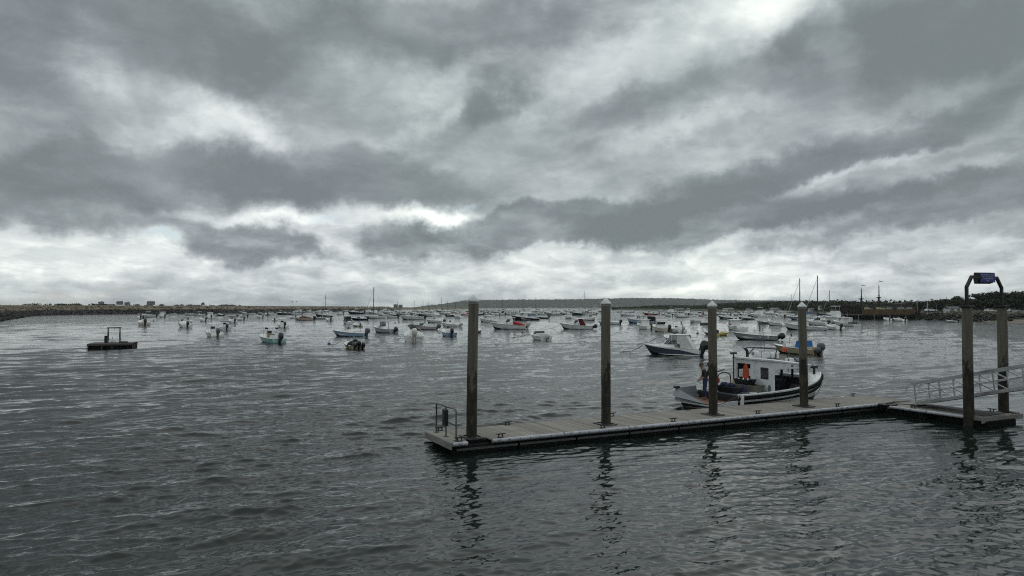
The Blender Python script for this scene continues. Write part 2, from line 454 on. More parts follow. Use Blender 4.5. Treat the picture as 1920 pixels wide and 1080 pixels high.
# ------------------------------------------------------------------ dock materials
def plank_mat(name, color, dark):
    m = bpy.data.materials.new(name); m.use_nodes = True
    t = m.node_tree; b = t.nodes['Principled BSDF']
    b.inputs['Roughness'].default_value = 0.8
    tcn = N(t, 'ShaderNodeTexCoord'); oi = N(t, 'ShaderNodeObjectInfo')
    off = N(t, 'ShaderNodeVectorMath', {0: tcn.outputs['Object'], 1: oi.outputs['Location']}, operation='ADD').outputs[0]
    mp = N(t, 'ShaderNodeMapping', {'Vector': off, 'Scale': (14.0, 1.6, 6.0)}).outputs[0]
    gr = N(t, 'ShaderNodeTexNoise', {'Vector': mp, 'Scale': 2.0, 'Detail': 6.0, 'Roughness': 0.65})
    wet = N(t, 'ShaderNodeTexNoise', {'Vector': off, 'Scale': 0.9, 'Detail': 4.0, 'Roughness': 0.6})
    val = N(t, 'ShaderNodeMapRange', {0: oi.outputs['Random'], 1: 0, 2: 1, 3: 0.72, 4: 1.22}).outputs[0]
    g = N(t, 'ShaderNodeMapRange', {0: gr.outputs[0], 1: 0.3, 2: 0.7, 3: 0.72, 4: 1.2}).outputs[0]
    k = N(t, 'ShaderNodeMath', {0: val, 1: g}, operation='MULTIPLY').outputs[0]
    c = N(t, 'ShaderNodeVectorMath', {0: color, 1: k}, operation='MULTIPLY').outputs[0]
    w = N(t, 'ShaderNodeMapRange', {0: wet.outputs[0], 1: 0.5, 2: 0.7, 3: 0.0, 4: 0.55}).outputs[0]
    mx = N(t, 'ShaderNodeMix', {0: w, 6: c, 7: (*dark, 1)}, data_type='RGBA')
    dz_ = N(t, 'ShaderNodeTexNoise', {'Vector': off, 'Scale': 5.0, 'Detail': 3.0, 'Roughness': 0.7})
    dr = N(t, 'ShaderNodeMapRange', {0: dz_.outputs[0], 1: 0.69, 2: 0.73, 3: 0.0, 4: 0.7}).outputs[0]
    mx = N(t, 'ShaderNodeMix', {0: dr, 6: mx.outputs[2], 7: (0.5, 0.5, 0.47, 1)}, data_type='RGBA')
    t.links.new(mx.outputs[2], b.inputs['Base Color'])
    bp = N(t, 'ShaderNodeBump', {'Height': gr.outputs[0], 'Strength': 0.5, 'Distance': 0.006})
    t.links.new(bp.outputs[0], b.inputs['Normal'])
    return m
M_PLANK = plank_mat('weathered_deck_plank', (0.235, 0.222, 0.19), (0.125, 0.118, 0.10))
M_BEAM = mat('weathered_beam', (0.24, 0.228, 0.215), 0.8, noise=0.25, nscale=3, bump=0.3, stain=(0.09, 0.085, 0.075), stain_amt=0.7, stretch=(1, 1, 6))
M_FENDER = mat('grey_rub_fender', (0.44, 0.46, 0.50), 0.5, noise=0.2, nscale=2.5, stain=(0.12, 0.12, 0.12), stain_amt=0.6, sscale=5)
M_FLOAT = mat('black_float', (0.006, 0.0065, 0.006), 0.9, noise=0.4, nscale=3, stain=(0.018, 0.018, 0.015), stain_amt=0.5, spec=0.15)
M_RUBBER = mat('black_rubber', (0.008, 0.008, 0.008), 0.95, noise=0.3, nscale=4, spec=0.15)
M_STEEL = mat('galvanised_steel', (0.11, 0.115, 0.115), 0.45, 0.7, noise=0.25, nscale=8, stain=(0.07, 0.045, 0.03), stain_amt=0.4)
M_IRON = mat('dark_iron', (0.018, 0.018, 0.018), 0.6, 0.3, noise=0.3, nscale=6)
M_ALU = mat('dull_aluminium', (0.46, 0.47, 0.47), 0.42, 0.75, noise=0.15, nscale=6, stain=(0.22, 0.22, 0.21), stain_amt=0.5)
M_CAP = mat('white_pile_cap', (0.66, 0.67, 0.67), 0.5, noise=0.1, nscale=5, stain=(0.4, 0.4, 0.38), stain_amt=0.45, sscale=6)
M_MAT = mat('rubber_mat', (0.05, 0.05, 0.05), 0.9, noise=0.3, nscale=5)

def pile_mat():
    m = bpy.data.materials.new('piling_wood'); m.use_nodes = True
    t = m.node_tree; b = t.nodes['Principled BSDF']
    b.inputs['Roughness'].default_value = 0.8
    tcn = N(t, 'ShaderNodeTexCoord'); oi = N(t, 'ShaderNodeObjectInfo')
    sep_ = N(t, 'ShaderNodeSeparateXYZ', {0: tcn.outputs['Object']})
    off = N(t, 'ShaderNodeVectorMath', {0: tcn.outputs['Object'], 1: oi.outputs['Location']}, operation='ADD').outputs[0]
    mp = N(t, 'ShaderNodeMapping', {'Vector': off, 'Scale': (16.0, 16.0, 0.9)}).outputs[0]
    gr = N(t, 'ShaderNodeTexNoise', {'Vector': mp, 'Scale': 1.0, 'Detail': 6.0, 'Roughness': 0.65})
    blot = N(t, 'ShaderNodeTexNoise', {'Vector': N(t, 'ShaderNodeMapping', {'Vector': off, 'Scale': (4, 4, 1.6)}).outputs[0], 'Scale': 1.3, 'Detail': 6.0, 'Roughness': 0.7})
    g = N(t, 'ShaderNodeMapRange', {0: gr.outputs[0], 1: 0.3, 2: 0.7, 3: 0.62, 4: 1.3}).outputs[0]
    dry = N(t, 'ShaderNodeVectorMath', {0: (0.128, 0.116, 0.088), 1: g}, operation='MULTIPLY').outputs[0]
    zt = N(t, 'ShaderNodeMath', {0: sep_.outputs[2], 1: N(t, 'ShaderNodeMapRange', {0: blot.outputs[0], 1: 0.3, 2: 0.7, 3: -0.75, 4: 0.75}).outputs[0]}, operation='ADD').outputs[0]
    wetf = N(t, 'ShaderNodeMapRange', {0: zt, 1: 2.3, 2: 2.9, 3: 1.0, 4: 0.0}, interpolation_type='SMOOTHSTEP').outputs[0]
    wcol = N(t, 'ShaderNodeValToRGB', {0: blot.outputs[0]})
    e = wcol.color_ramp.elements
    e[0].position = 0.36; e[0].color = (0.010, 0.010, 0.008, 1)
    e[1].position = 0.66; e[1].color = (0.080, 0.055, 0.028, 1)
    x = wcol.color_ramp.elements.new(0.52); x.color = (0.026, 0.023, 0.014, 1)
    mx = N(t, 'ShaderNodeMix', {0: wetf, 6: dry, 7: wcol.outputs[0]}, data_type='RGBA')
    t.links.new(mx.outputs[2], b.inputs['Base Color'])
    bp = N(t, 'ShaderNodeBump', {'Height': gr.outputs[0], 'Strength': 0.7, 'Distance': 0.012})
    t.links.new(bp.outputs[0], b.inputs['Normal'])
    return m
M_PILE = pile_mat()

def DP(s, n, z=0.0):
    return DA + E1 * s + EN * n + Vector((0, 0, z))

def cleat_mesh():
    b = MB()
    for x in (-0.07, 0.07):
        b.tube([(x, 0, 0), (x, 0, 0.11)], 0.022, 6)
    b.tube([(-0.20, 0, 0.13), (-0.09, 0, 0.115), (0.09, 0, 0.115), (0.20, 0, 0.13)], [0.014, 0.024, 0.024, 0.014], 6)
    b.box((-0.12, -0.03, -0.004), (0.12, 0.03, 0.012))
    return b.mesh('cleat', M_IRON, True)
ME_CLEAT = cleat_mesh()

def plank_mesh(l, w=0.138, th=0.04):
    """board lying along +Y, top face at z = 0"""
    b = MB(); e = 0.005
    prof = [(-w / 2, -th), (w / 2, -th), (w / 2, -e), (w / 2 - e, 0), (-w / 2 + e, 0), (-w / 2, -e)]
    b.rings([[(x, 0, z) for x, z in prof], [(x, l, z) for x, z in prof]])
    return b.mesh('plank', M_PLANK)

def fascia_run(root, p0, p1, fender=True, h=0.09):
    """edge beam with the round rub fender on top, from p0 to p1 (local to root)"""
    p0, p1 = Vector(p0), Vector(p1)
    d = (p1 - p0).normalized(); L = (p1 - p0).length
    ang_ = math.atan2(d.y, d.x)
    b = MB(); b.bbox((0, -0.045, -h - 0.045), (L, 0.0, -0.042), 0.008)
    o = b.build('edge_beam', M_BEAM, root); o.location = p0; o.rotation_euler.z = ang_
    if fender:
        n = max(1, round(L / 2.9)); seg = L / n
        for k in range(n):
            b = MB(); b.tube([(0.02, 0, 0), (0.06, 0, 0), (seg - 0.06, 0, 0), (seg - 0.02, 0, 0)], [0.045, 0.068, 0.068, 0.045], 10)
            f = b.build('rub_fender', M_FENDER, root, True)
            f.location = p0 + d * (k * seg) + Vector((d.y, -d.x, 0)) * 0.055 + Vector((0, 0, -0.05)); f.rotation_euler.z = ang_
            bb = MB()
            for q in range(int(seg / 0.42)):
                bb.tube([(0.22 + q * 0.42, -0.062, 0.012), (0.22 + q * 0.42, -0.078, 0.016)], 0.018, 6)
            tag(bb.build('bolts', M_IRON, f), kind='stuff')

def make_dock():
    L, W = 24.2, 2.5
    root = thing('floating_dock', DA + Vector((0, 0, DECK)), 'long grey plank floating dock with four capped pilings through it', 'dock', rz=TH)
    full = plank_mesh(W); short = plank_mesh(W - 0.42)
    n = int(L / 0.146)
    for k in range(n):
        s = 0.08 + k * 0.146
        notch = 0.60 < s < 1.44
        o = link('plank', short if notch else full, root)
        o.location = (s, 0.42 if notch else 0, random.uniform(-0.003, 0.003)); o.rotation_euler.z = random.uniform(-0.002, 0.002)
    # edges (local: x along, y across)
    fascia_run(root, (0.0, 0, 0), (0.58, 0, 0))
    fascia_run(root, (1.48, 0, 0), (21.8, 0, 0))
    b = MB(); b.bbox((-0.05, -0.02, -0.24), (0.0, W + 0.02, -0.002), 0.008); b.build('end_beam', M_BEAM, root)
    b = MB(); b.bbox((0, W, -0.20), (L, W + 0.05, -0.03), 0.008); b.build('edge_beam', M_BEAM, root)
    b = MB(); b.bbox((L, -0.02, -0.24), (L + 0.05, W + 0.02, -0.002), 0.008); b.build('end_beam', M_BEAM, root)
    b = MB()
    for yy in (0.35, 1.2, 2.1): b.box((0.02, yy, -0.22), (L - 0.02, yy + 0.08, -0.043))
    b.build('stringer', M_FLOAT, root)
    x = 0.35
    fl = MB().bbox((0, 0.0, -0.95), (2.3, W - 0.08, -0.14), 0.06).mesh('float', M_FLOAT)
    for k in range(10):
        o = link('float', fl, root); o.location = (0.2 + k * 2.4, 0.02, 0)
    fb = MB().box((0, 0.10, -0.30), (2.32, 0.16, -0.222)).mesh('float_bracket', M_STEEL)
    for k in range(10):
        o = link('float_bracket', fb, root); o.location = (0.2 + k * 2.4, -0.10, 0)
    for s, y in ((0.34, 0.14), (1.9, 0.14), (6.2, 0.14), (9.6, 0.14), (14.2, 0.14), (19.2, 0.14), (0.5, W - 0.12), (3.3, W - 0.1), (8.2, W - 0.1), (12.3, W - 0.1), (20.2, W - 0.1), (23.2, W - 0.1)):
        o = link('cleat', ME_CLEAT, root); o.location = (s, y, 0.012)
    # steel frames round the pilings
    for s in (1.02, 6.8, 12.3, 17.8):
        b = MB(); y0 = 0.6 if s > 2 else 0.42
        for sx in (-0.31, 0.25): b.box((s + sx, y0 - 0.1, 0.004), (s + sx + 0.06, y0 + 0.56, 0.05))
        for sy in (y0 - 0.16, y0 + 0.56): b.box((s - 0.31, sy, 0.004), (s + 0.31, sy + 0.06, 0.05))
        b.build('pile_guide', M_STEEL, root)
    b = MB(); b.box((0.61, 0.30, -0.5), (1.43, 0.40, -0.05)); b.build('notch_plate', M_FLOAT, root)
    # railing across the left end
    b = MB(); x0 = 0.28; y1 = 2.18; y0 = 0.30
    b.tube([(x0, y1, 0), (x0, y1, 0.98), (x0, y1 - 0.06, 1.06), (x0, y0 + 0.10, 1.06), (x0, y0 + 0.03, 1.03), (x0, y0, 0.96), (x0, y0, 0)], 0.03, 8)
    rl = b.build('railing', M_STEEL, root, True)
    b = MB(); b.tube([(x0, y1, 0.52), (x0, y0, 0.52)], 0.024, 8); b.build('mid_rail', M_STEEL, rl, True)
    b = MB(); b.tube([(x0, (y0 + y1) / 2, 0), (x0, (y0 + y1) / 2, 1.06)], 0.028, 8); b.build('post', M_STEEL, rl, True)
    b = MB(); b.bbox((x0 - 0.16, 0.92, 0.42), (x0 - 0.035, 1.22, 0.98), 0.02); hb = b.build('hose_box', M_IRON, root)
    b = MB(); b.lathe([(0.0, 0), (0.09, 0), (0.09, 0.02), (0.0, 0.02)], 14, mtx=Matrix.Translation((x0 - 0.165, 1.07, 0.72)) @ Matrix.Rotation(-math.pi / 2, 4, 'Y')); b.build('dial', M_STEEL, hb)
    for y in (y0, (y0 + y1) / 2, y1):
        b = MB(); b.box((x0 - 0.08, y - 0.08, 0.003), (x0 + 0.08, y + 0.08, 0.018)); b.build('foot_plate', M_STEEL, rl)
    return root
make_dock()

def make_landing():
    o0 = DP(21.8, -0.06, DECK - 0.03)
    root = thing('landing_float', o0, 'dark plank landing float under the aluminium gangway, joined to the long dock', 'dock', rz=TH)
    W, L = 2.35, 4.75
    pm_ = plank_mesh(W)
    for k in range(int(L / 0.146)):
        o = link('plank', pm_, root); o.location = (0.0, -0.08 - k * 0.146, random.uniform(-0.003, 0.003)); o.rotation_euler.z = -math.pi / 2
    fascia_run(root, (0, -L, 0), (0, -0.45, 0), False)
    for k, (a, c) in enumerate(((-4.1, -2.4), (-2.35, -0.6))):
        b = MB(); b.tube([(-0.05, a, -0.05), (-0.05, a + .05, -0.05), (-0.05, c - .05, -0.05), (-0.05, c, -0.05)], [0.04, 0.065, 0.065, 0.04], 10); b.build('rub_fender', M_FENDER, root, True)
    b = MB(); b.bbox((-0.1, -L - 0.06, -0.22), (W + 0.55, -L, 0.0), 0.01); b.build('end_beam', M_BEAM, root)
    b = MB(); b.bbox((W, -L, -0.2), (W + 0.05, -0.1, -0.01), 0.01); b.build('edge_beam', M_BEAM, root)
    fl = MB().bbox((0.03, -2.1, -0.95), (W - 0.05, 0.0, -0.15), 0.06).mesh('float', M_FLOAT)
    for y in (-0.25, -2.75):
        o = link('float', fl, root); o.location = (0, y, 0)
    b = MB(); b.box((0.55, -4.5, 0.006), (2.1, -1.2, 0.022)); b.build('rubber_mat', M_MAT, root)
    for x, y in ((W - 0.15, -3.9), (0.2, -1.6)):
        o = link('cleat', ME_CLEAT, root); o.location = (x, y, 0.012); o.rotation_euler.z = math.pi / 2
    b = MB(); b.box((-0.12, -0.5, -0.02), (0.75, -0.02, 0.03)); b.box((-0.05, -0.75, 0.0), (0.3, -0.5, 0.05)); b.build('hinge_plate', M_IRON, root)
    b = MB()
    for q in range(2):
        b.box((W + 0.05, -4.62 + q * 0.62, -0.06), (W + 0.62, -4.56 + q * 0.62, 0.02))
    b.box((W + 0.58, -4.62, -0.06), (W + 0.64, -3.94, 0.02)); b.build('pile_guide', M_STEEL, root)
    # a coil of dark line lying where the floats join
    b = MB()
    b.tube([(0.2 + 0.02 * k + 0.12 * math.cos(k * 0.7), -0.30 - 0.035 * k * 0.2 + 0.10 * math.sin(k * 0.7), 0.05 + 0.004 * k) for k in range(26)], 0.018, 6)
    b.tube([(0.5 + 0.12 * k, -0.35 - 0.1 * k + 0.05 * math.sin(k), 0.03) for k in range(9)], 0.016, 6)
    o = b.build('mooring_line', M_IRON)
    o.matrix_world = Matrix.Translation(o0) @ Matrix.Rotation(TH, 4, 'Z')
    tag(o, 'dark coiled line lying where the landing float meets the long dock', 'rope')
make_landing()

def make_piling(name, s, n, top, label, lean=(0, 0), cap=True, r=0.182, group='wooden dock pilings'):
    base = DP(s, n, 0)
    root = thing(name, base, label, 'piling', group)
    root.rotation_euler = (lean[0], lean[1], 0)
    nn = 28; rings = []
    rnd = random.Random(name + label)
    for k in range(26):
        z = -3.0 + (top + 3.0) * k / 25
        rad = r * (1.06 - 0.07 * (z + 3) / (top + 3))
        rings.append([((rad + 0.006 * math.sin(3 * a + z * 1.3 + s) + rnd.uniform(-.003, .003)) * math.cos(a), (rad + 0.006 * math.sin(2 * a - z)) * math.sin(a), z) for a in [2 * math.pi * i / nn for i in range(nn)]])
    MB().rings(rings).build('shaft', M_PILE, root, True)
    if cap:
        MB().lathe([(r * 1.0, -0.14), (r * 1.03, -0.135), (r * 1.03, -0.06), (r * 1.0, -0.055)], 28, (0, 0, top)).build('band', M_BEAM, root, True)
        c = MB().lathe([(r * 1.02, -0.045), (r * 1.14, -0.04), (r * 1.16, 0.0), (r * 1.12, 0.02), (r * 0.60, 0.11), (0.012, 0.215), (0.0, 0.22)], 28, (0, 0, top)).build('cap', M_CAP, root, True)
    return root
make_piling('wooden_piling', 1.02, 0.70, 5.24, 'leftmost tall wooden piling with white cone cap, beside the end railing', (0.0, 0.014))
make_piling('wooden_piling', 6.8, 0.80, 5.16, 'second tall white-capped wooden piling from the left on the dock', (0.0, 0.004))
make_piling('wooden_piling', 12.3, 0.80, 5.07, 'third white-capped wooden piling, standing in front of the work boat stern', (0.0, -0.002))
make_piling('wooden_piling', 17.8, 0.80, 5.04, 'fourth white-capped wooden piling, standing in front of the work boat wheelhouse', (0.0, -0.012))
QL = DP(21.8, -4.25, 0); QR = DP(24.82, -4.0, 0)
make_piling('wooden_piling', 21.8, -4.25, 5.02, 'left wooden piling of the pair that carries the blue sign', (0, 0), False, 0.20)
make_piling('wooden_piling', 24.82, -4.0, 5.02, 'right wooden piling of the pair that carries the blue sign, behind the gangway', (0, 0), False, 0.20)

def make_sign_arch():
    mid = (QL + QR) / 2
    d = (QR - QL); half = d.length / 2; ang_ = math.atan2(d.y, d.x)
    root = thing('sign_arch', mid + Vector((0, 0, 5.0)), 'black steel arch with a small blue notice between two wooden pilings', 'sign', rz=ang_)
    m_sign = mat('navy_sign_face', (0.010, 0.022, 0.16), 0.35)
    m_let = mat('white_lettering', (0.42, 0.43, 0.52), 0.5)
    for sx in (-1, 1):
        b = MB()
        pts = [(sx * half, 0, -0.45), (sx * half, 0, 0.86), (sx * (half - 0.42), 0, 1.30), (sx * 0.36, 0, 1.30)]
        for p, q in zip(pts[:-1], pts[1:]):
            b.bar(p, (Vector(q) + (Vector(q) - Vector(p)).normalized() * 0.04), 0.11)
        b.build('arch_arm', M_IRON, root)
    for sx in (-1, 1):
        b = MB(); b.bbox((sx * half - 0.27, -0.21, -0.02), (sx * half + 0.27, 0.21, 0.09), 0.02)
        b.box((sx * half + 0.21, -0.06, -0.42), (sx * half + 0.26, 0.06, -0.02)); b.build('bracket', M_IRON, root)
    # box sign, its faces leaning like a flat tent
    b = MB()
    b.prism([(-0.05, 1.06), (0.13, 1.02), (0.20, 1.30), (0.13, 1.52), (-0.09, 1.50), (-0.16, 1.26)], -0.38, 0.38, 'x')
    sb = b.build('sign_box', M_IRON, root); sb.rotation_euler.z = R(-24)
    b = MB(); b.box((-0.345, -0.004, -0.20), (0.375, 0.0, 0.215))
    fc = b.build('sign_face', m_sign, sb); fc.location = (0, -0.165, 1.275); fc.rotation_euler = (R(-3), 0, 0)
    # the notice: a headline, two lines and a short last line, too small to read
    b = MB(); rnd = random.Random(3)
    for zc, x0, x1, hh in ((0.135, -0.30, 0.33, 0.062), (0.045, -0.22, 0.29, 0.05), (-0.04, -0.22, 0.29, 0.05), (-0.125, -0.03, 0.06, 0.045)):
        x = x0
        while x < x1:
            w = rnd.uniform(0.018, 0.032)
            k = rnd.random()
            b.box((x, -0.002, zc - hh / 2), (x + 0.008, 0.0, zc + hh / 2))
            if k < 0.75: b.box((x + w - 0.008, -0.002, zc - hh / 2), (x + w, 0.0, zc + hh / 2))
            if k > 0.25: b.box((x + 0.0081, -0.002, zc + hh / 2 - 0.009), (x + w - 0.0081, 0.0, zc + hh / 2))
            if 0.15 < k < 0.8: b.box((x + 0.0081, -0.002, zc - 0.005), (x + w - 0.0081, 0.0, zc + 0.005))
            x += w + (0.012 if rnd.random() < 0.82 else 0.035)
    b.box((0.27, -0.002, -0.165), (0.305, 0.0, -0.135))
    lt = b.build('lettering', m_let, sb); lt.location = (0, -0.1695, 1.275); lt.rotation_euler = (R(-3), 0, 0)
make_sign_arch()

def make_gangway():
    foot = DP(21.8, 0, 0) + E1 * 0.72 + E2 * 1.45 + Vector((0, 0, DECK + 0.10))
    ang_ = math.atan2(E2.y, E2.x)
    root = thing('gangway', foot, 'grey aluminium truss gangway sloping up from the landing float', 'gangway')
    root.rotation_euler = (0, -R(14.2), ang_)
    L, H, W = 15.5, 0.93, 1.05
    # local x runs up the gangway, y across it (left truss at y = 0, right truss at +W)
    for y, side in ((0.0, 0), (W, 1)):
        b = MB(); b.bbox((0.0, y - 0.035, -0.03), (L, y + 0.035, 0.11), 0.006); b.build('bottom_chord', M_ALU, root)
        b = MB(); b.bar((0.0, y, H), (L, y, H), 0.075, 0.11); b.build('top_chord', M_ALU, root)
        n = 13; st = L / n
        for k in range(n + 1):
            x = min(k * st + 0.02, L - 0.04)
            b = MB(); b.bar((x, y, 0.111), (x + 0.12 if k < n else x, y, H - 0.056), 0.055); b.build('upright', M_ALU, root)
            if k < n:
                b = MB(); b.bar((x + 0.16, y, H - 0.07), (x + st - 0.07, y, 0.125), 0.04); b.build('diagonal', M_ALU, root)
        b = MB(); b.tube([(0.2, y + (0.06 if side == 0 else -0.06), 0.50), (L, y + (0.06 if side == 0 else -0.06), 0.50)], 0.024, 8); b.build('mid_rail', M_ALU, root, True)
        yy = y + (0.06 if side == 0 else -0.06)
        b = MB(); pts = [(0.4, yy, H - 0.02), (-0.10, yy, H - 0.02)]
        for k in range(9):
            a = math.pi / 2 + math.pi * k / 8
            pts.append((-0.10 + 0.26 * math.cos(a), yy, H - 0.28 + 0.26 * math.sin(a)))
        pts += [(-0.10, yy, H - 0.54), (0.4, yy, 0.50)]
        b.tube(pts, 0.020, 8); b.build('handrail_loop', M_ALU, root, True)
    for k in range(56):
        x = 0.1 + k * 0.275
        b = None
        o = link('tread', ME_TREAD, root); o.location = (x, 0.04, 0.02)
    b = MB(); b.box((-0.55, 0.06, -0.055), (0.06, W - 0.06, -0.035)); b.build('toe_plate', M_ALU, root)
ME_TREAD = MB().box((0, 0, 0), (0.255, 0.97, 0.03)).mesh('tread', M_ALU)
make_gangway()

def make_barge():
    c = at(212, 653)
    root = thing('mooring_barge', (c.x, c.y, 0), 'low black work float with a steel gallows frame, alone at left', 'work float', rz=R(20))
    M_BW = mat('barge_deck_wood', (0.10, 0.092, 0.08), 0.85, noise=0.4, nscale=3, stain=(0.06, 0.055, 0.045), stain_amt=0.8)
    hx, hy = 2.35, 1.9
    b = MB(); b.bbox((-hx, -hy, -0.5), (hx, hy, 0.62), 0.05); hull = b.build('hull', M_FLOAT, root)
    pl = MB().box((-0.085, -hy - 0.06, 0), (0.085, hy + 0.06, 0.05)).mesh('plank', M_BW)
    for k in range(26):
        o = link('plank', pl, root); o.location = (-hx + 0.09 + k * 0.181, 0, 0.625 + random.uniform(0, 0.008))
    for y in (-hy - 0.12, hy + 0.06):
        b = MB(); b.box((-hx - 0.06, y, 0.44), (hx + 0.06, y + 0.06, 0.66)); b.build('edge_beam', M_BW, root)
    for x in (-hx - 0.08, -hx * 0.38, 0.18, hx + 0.02):
        b = MB(); b.bbox((x, -hy - 0.19, -0.1), (x + 0.09, -hy - 0.122, 0.58), 0.01); b.build('fender_post', M_BW, root)
    for k in range(9):
        b = MB(); y = -hy + 0.2 + k * 0.42
        b.box((hx + 0.0, y, -0.2), (hx + 0.06, y + 0.06, 0.44)); b.build('side_stud', M_BW, root)
    g = MB()
    for x in (-0.55, 0.72):
        g.bar((x, -0.45, 0.67), (x, -0.08, 2.45), 0.08); g.bar((x, 0.45, 0.67), (x, 0.08, 2.45), 0.08); g.bar((x, -0.3, 1.4), (x, 0.3, 1.4), 0.06)
    g.build('gallows_legs', M_IRON, root)
    b = MB(); b.bar((-0.68, 0, 2.49), (0.85, 0, 2.49), 0.18, 0.13); b.build('gallows_beam', M_IRON, root)
    b = MB(); b.tube([(0.1, 0, 2.44), (0.1, 0, 2.1)], 0.02, 6); b.build('chain', M_IRON, root)
    b = MB(); b.bbox((-0.88, -0.5, 0.68), (-0.58, 0.0, 1.55), 0.03); b.build('winch', M_IRON, root)
    b = MB(); b.lathe([(0.0, 0), (0.26, 0.0), (0.30, 0.12), (0.22, 0.3), (0.0, 0.36)], 12, (0.0, 0.2, 0.68)); b.tube([(0, 0.2, 1.0), (-0.16, 0.2, 1.42)], 0.06, 6); b.build('buoy', M_CAP, root)
    b = MB(); b.bbox((0.75, -0.5, 0.68), (1.6, 0.1, 0.83), 0.03); b.build('crate', M_IRON, root)
make_barge()
# ------------------------------------------------------------------ boats
M_GEL = mat('white_gelcoat', (0.87, 0.88, 0.86), 0.28, noise=0.05, nscale=2, coat=0.3, stain=(0.55, 0.54, 0.48), stain_amt=0.3, sscale=1.2)
M_DECKW = mat('white_deck', (0.85, 0.86, 0.84), 0.5, noise=0.05, nscale=3, stain=(0.55, 0.54, 0.5), stain_amt=0.3)
M_CREAM = mat('cream_gelcoat', (0.66, 0.62, 0.50), 0.3, noise=0.06, coat=0.3)
M_GREYH = mat('grey_gelcoat', (0.40, 0.41, 0.42), 0.3, noise=0.06, coat=0.3)
M_MINT = mat('mint_gelcoat', (0.25, 0.50, 0.45), 0.25, noise=0.05, coat=0.3)
M_SKYB = mat('pale_blue_gelcoat', (0.36, 0.50, 0.62), 0.25, noise=0.05, coat=0.3)
M_MIDB = mat('steel_blue_gelcoat', (0.20, 0.30, 0.42), 0.25, noise=0.05, coat=0.3)
M_SLATE = mat('slate_blue_gelcoat', (0.075, 0.085, 0.125), 0.22, noise=0.06, coat=0.4)
M_NAVY = mat('navy_gelcoat', (0.012, 0.016, 0.035), 0.22, coat=0.4)
M_BLKH = mat('black_hull', (0.012, 0.012, 0.012), 0.3, coat=0.3)
M_DGREEN = mat('dark_green_hull', (0.02, 0.04, 0.035), 0.3, coat=0.3)
M_PINK = mat('faded_pink_gelcoat', (0.60, 0.52, 0.50), 0.35, noise=0.06)
M_RED = mat('red_hull', (0.35, 0.03, 0.03), 0.3)
M_YEL = mat('yellow_hull', (0.62, 0.47, 0.06), 0.45, noise=0.15, nscale=3)
M_TAN = mat('tan_hull', (0.42, 0.37, 0.23), 0.6, noise=0.2, nscale=3)
M_BOTK = mat('black_bottom_paint', (0.010, 0.011, 0.012), 0.7, noise=0.3)
M_BOTR = mat('red_bottom_paint', (0.16, 0.03, 0.025), 0.7, noise=0.3)
M_BOTB = mat('blue_bottom_paint', (0.02, 0.03, 0.09), 0.7, noise=0.3)
M_TRIM = mat('dark_trim', (0.02, 0.02, 0.022), 0.5)
M_GLASS = mat('tinted_boat_glass', (0.02, 0.026, 0.028), 0.06, spec=0.8)
M_CLEAR = mat('clear_vinyl', (0.30, 0.33, 0.34), 0.12, spec=0.7)
M_COWL = mat('black_outboard', (0.014, 0.014, 0.016), 0.25, coat=0.3)
M_COWLG = mat('grey_outboard', (0.11, 0.11, 0.12), 0.3)
M_COWLW = mat('white_outboard', (0.62, 0.60, 0.54), 0.3)
M_COWLP = mat('dark_violet_outboard', (0.035, 0.033, 0.055), 0.3)
M_TUBE = mat('boat_tubing', (0.55, 0.56, 0.56), 0.3, 0.8)
M_CANW = mat('white_canvas', (0.66, 0.66, 0.64), 0.8, noise=0.08, nscale=4)
M_CANK = mat('black_canvas', (0.013, 0.014, 0.017), 0.9, noise=0.2)
M_CANR = mat('red_canvas', (0.40, 0.020, 0.035), 0.85, noise=0.12)
M_CANM = mat('maroon_canvas', (0.115, 0.012, 0.022), 0.85, noise=0.12)
M_CANB = mat('blue_canvas', (0.03, 0.16, 0.45), 0.85, noise=0.12)
M_CANN = mat('navy_canvas', (0.012, 0.02, 0.06), 0.85, noise=0.12)
M_CANG = mat('grey_canvas', (0.26, 0.28, 0.29), 0.85, noise=0.12)
M_SEAT = mat('tan_upholstery', (0.30, 0.22, 0.13), 0.7, noise=0.15)
M_MAST = mat('dull_mast', (0.06, 0.06, 0.06), 0.4, 0.4)
M_WIRE = mat('rigging_wire', (0.10, 0.10, 0.10), 0.5, 0.5)
M_FLAGR = mat('flag_red', (0.45, 0.03, 0.05), 0.8)
M_FLAGW = mat('flag_white', (0.68, 0.66, 0.66), 0.8)
M_FLAGB = mat('flag_blue', (0.02, 0.03, 0.13), 0.8)

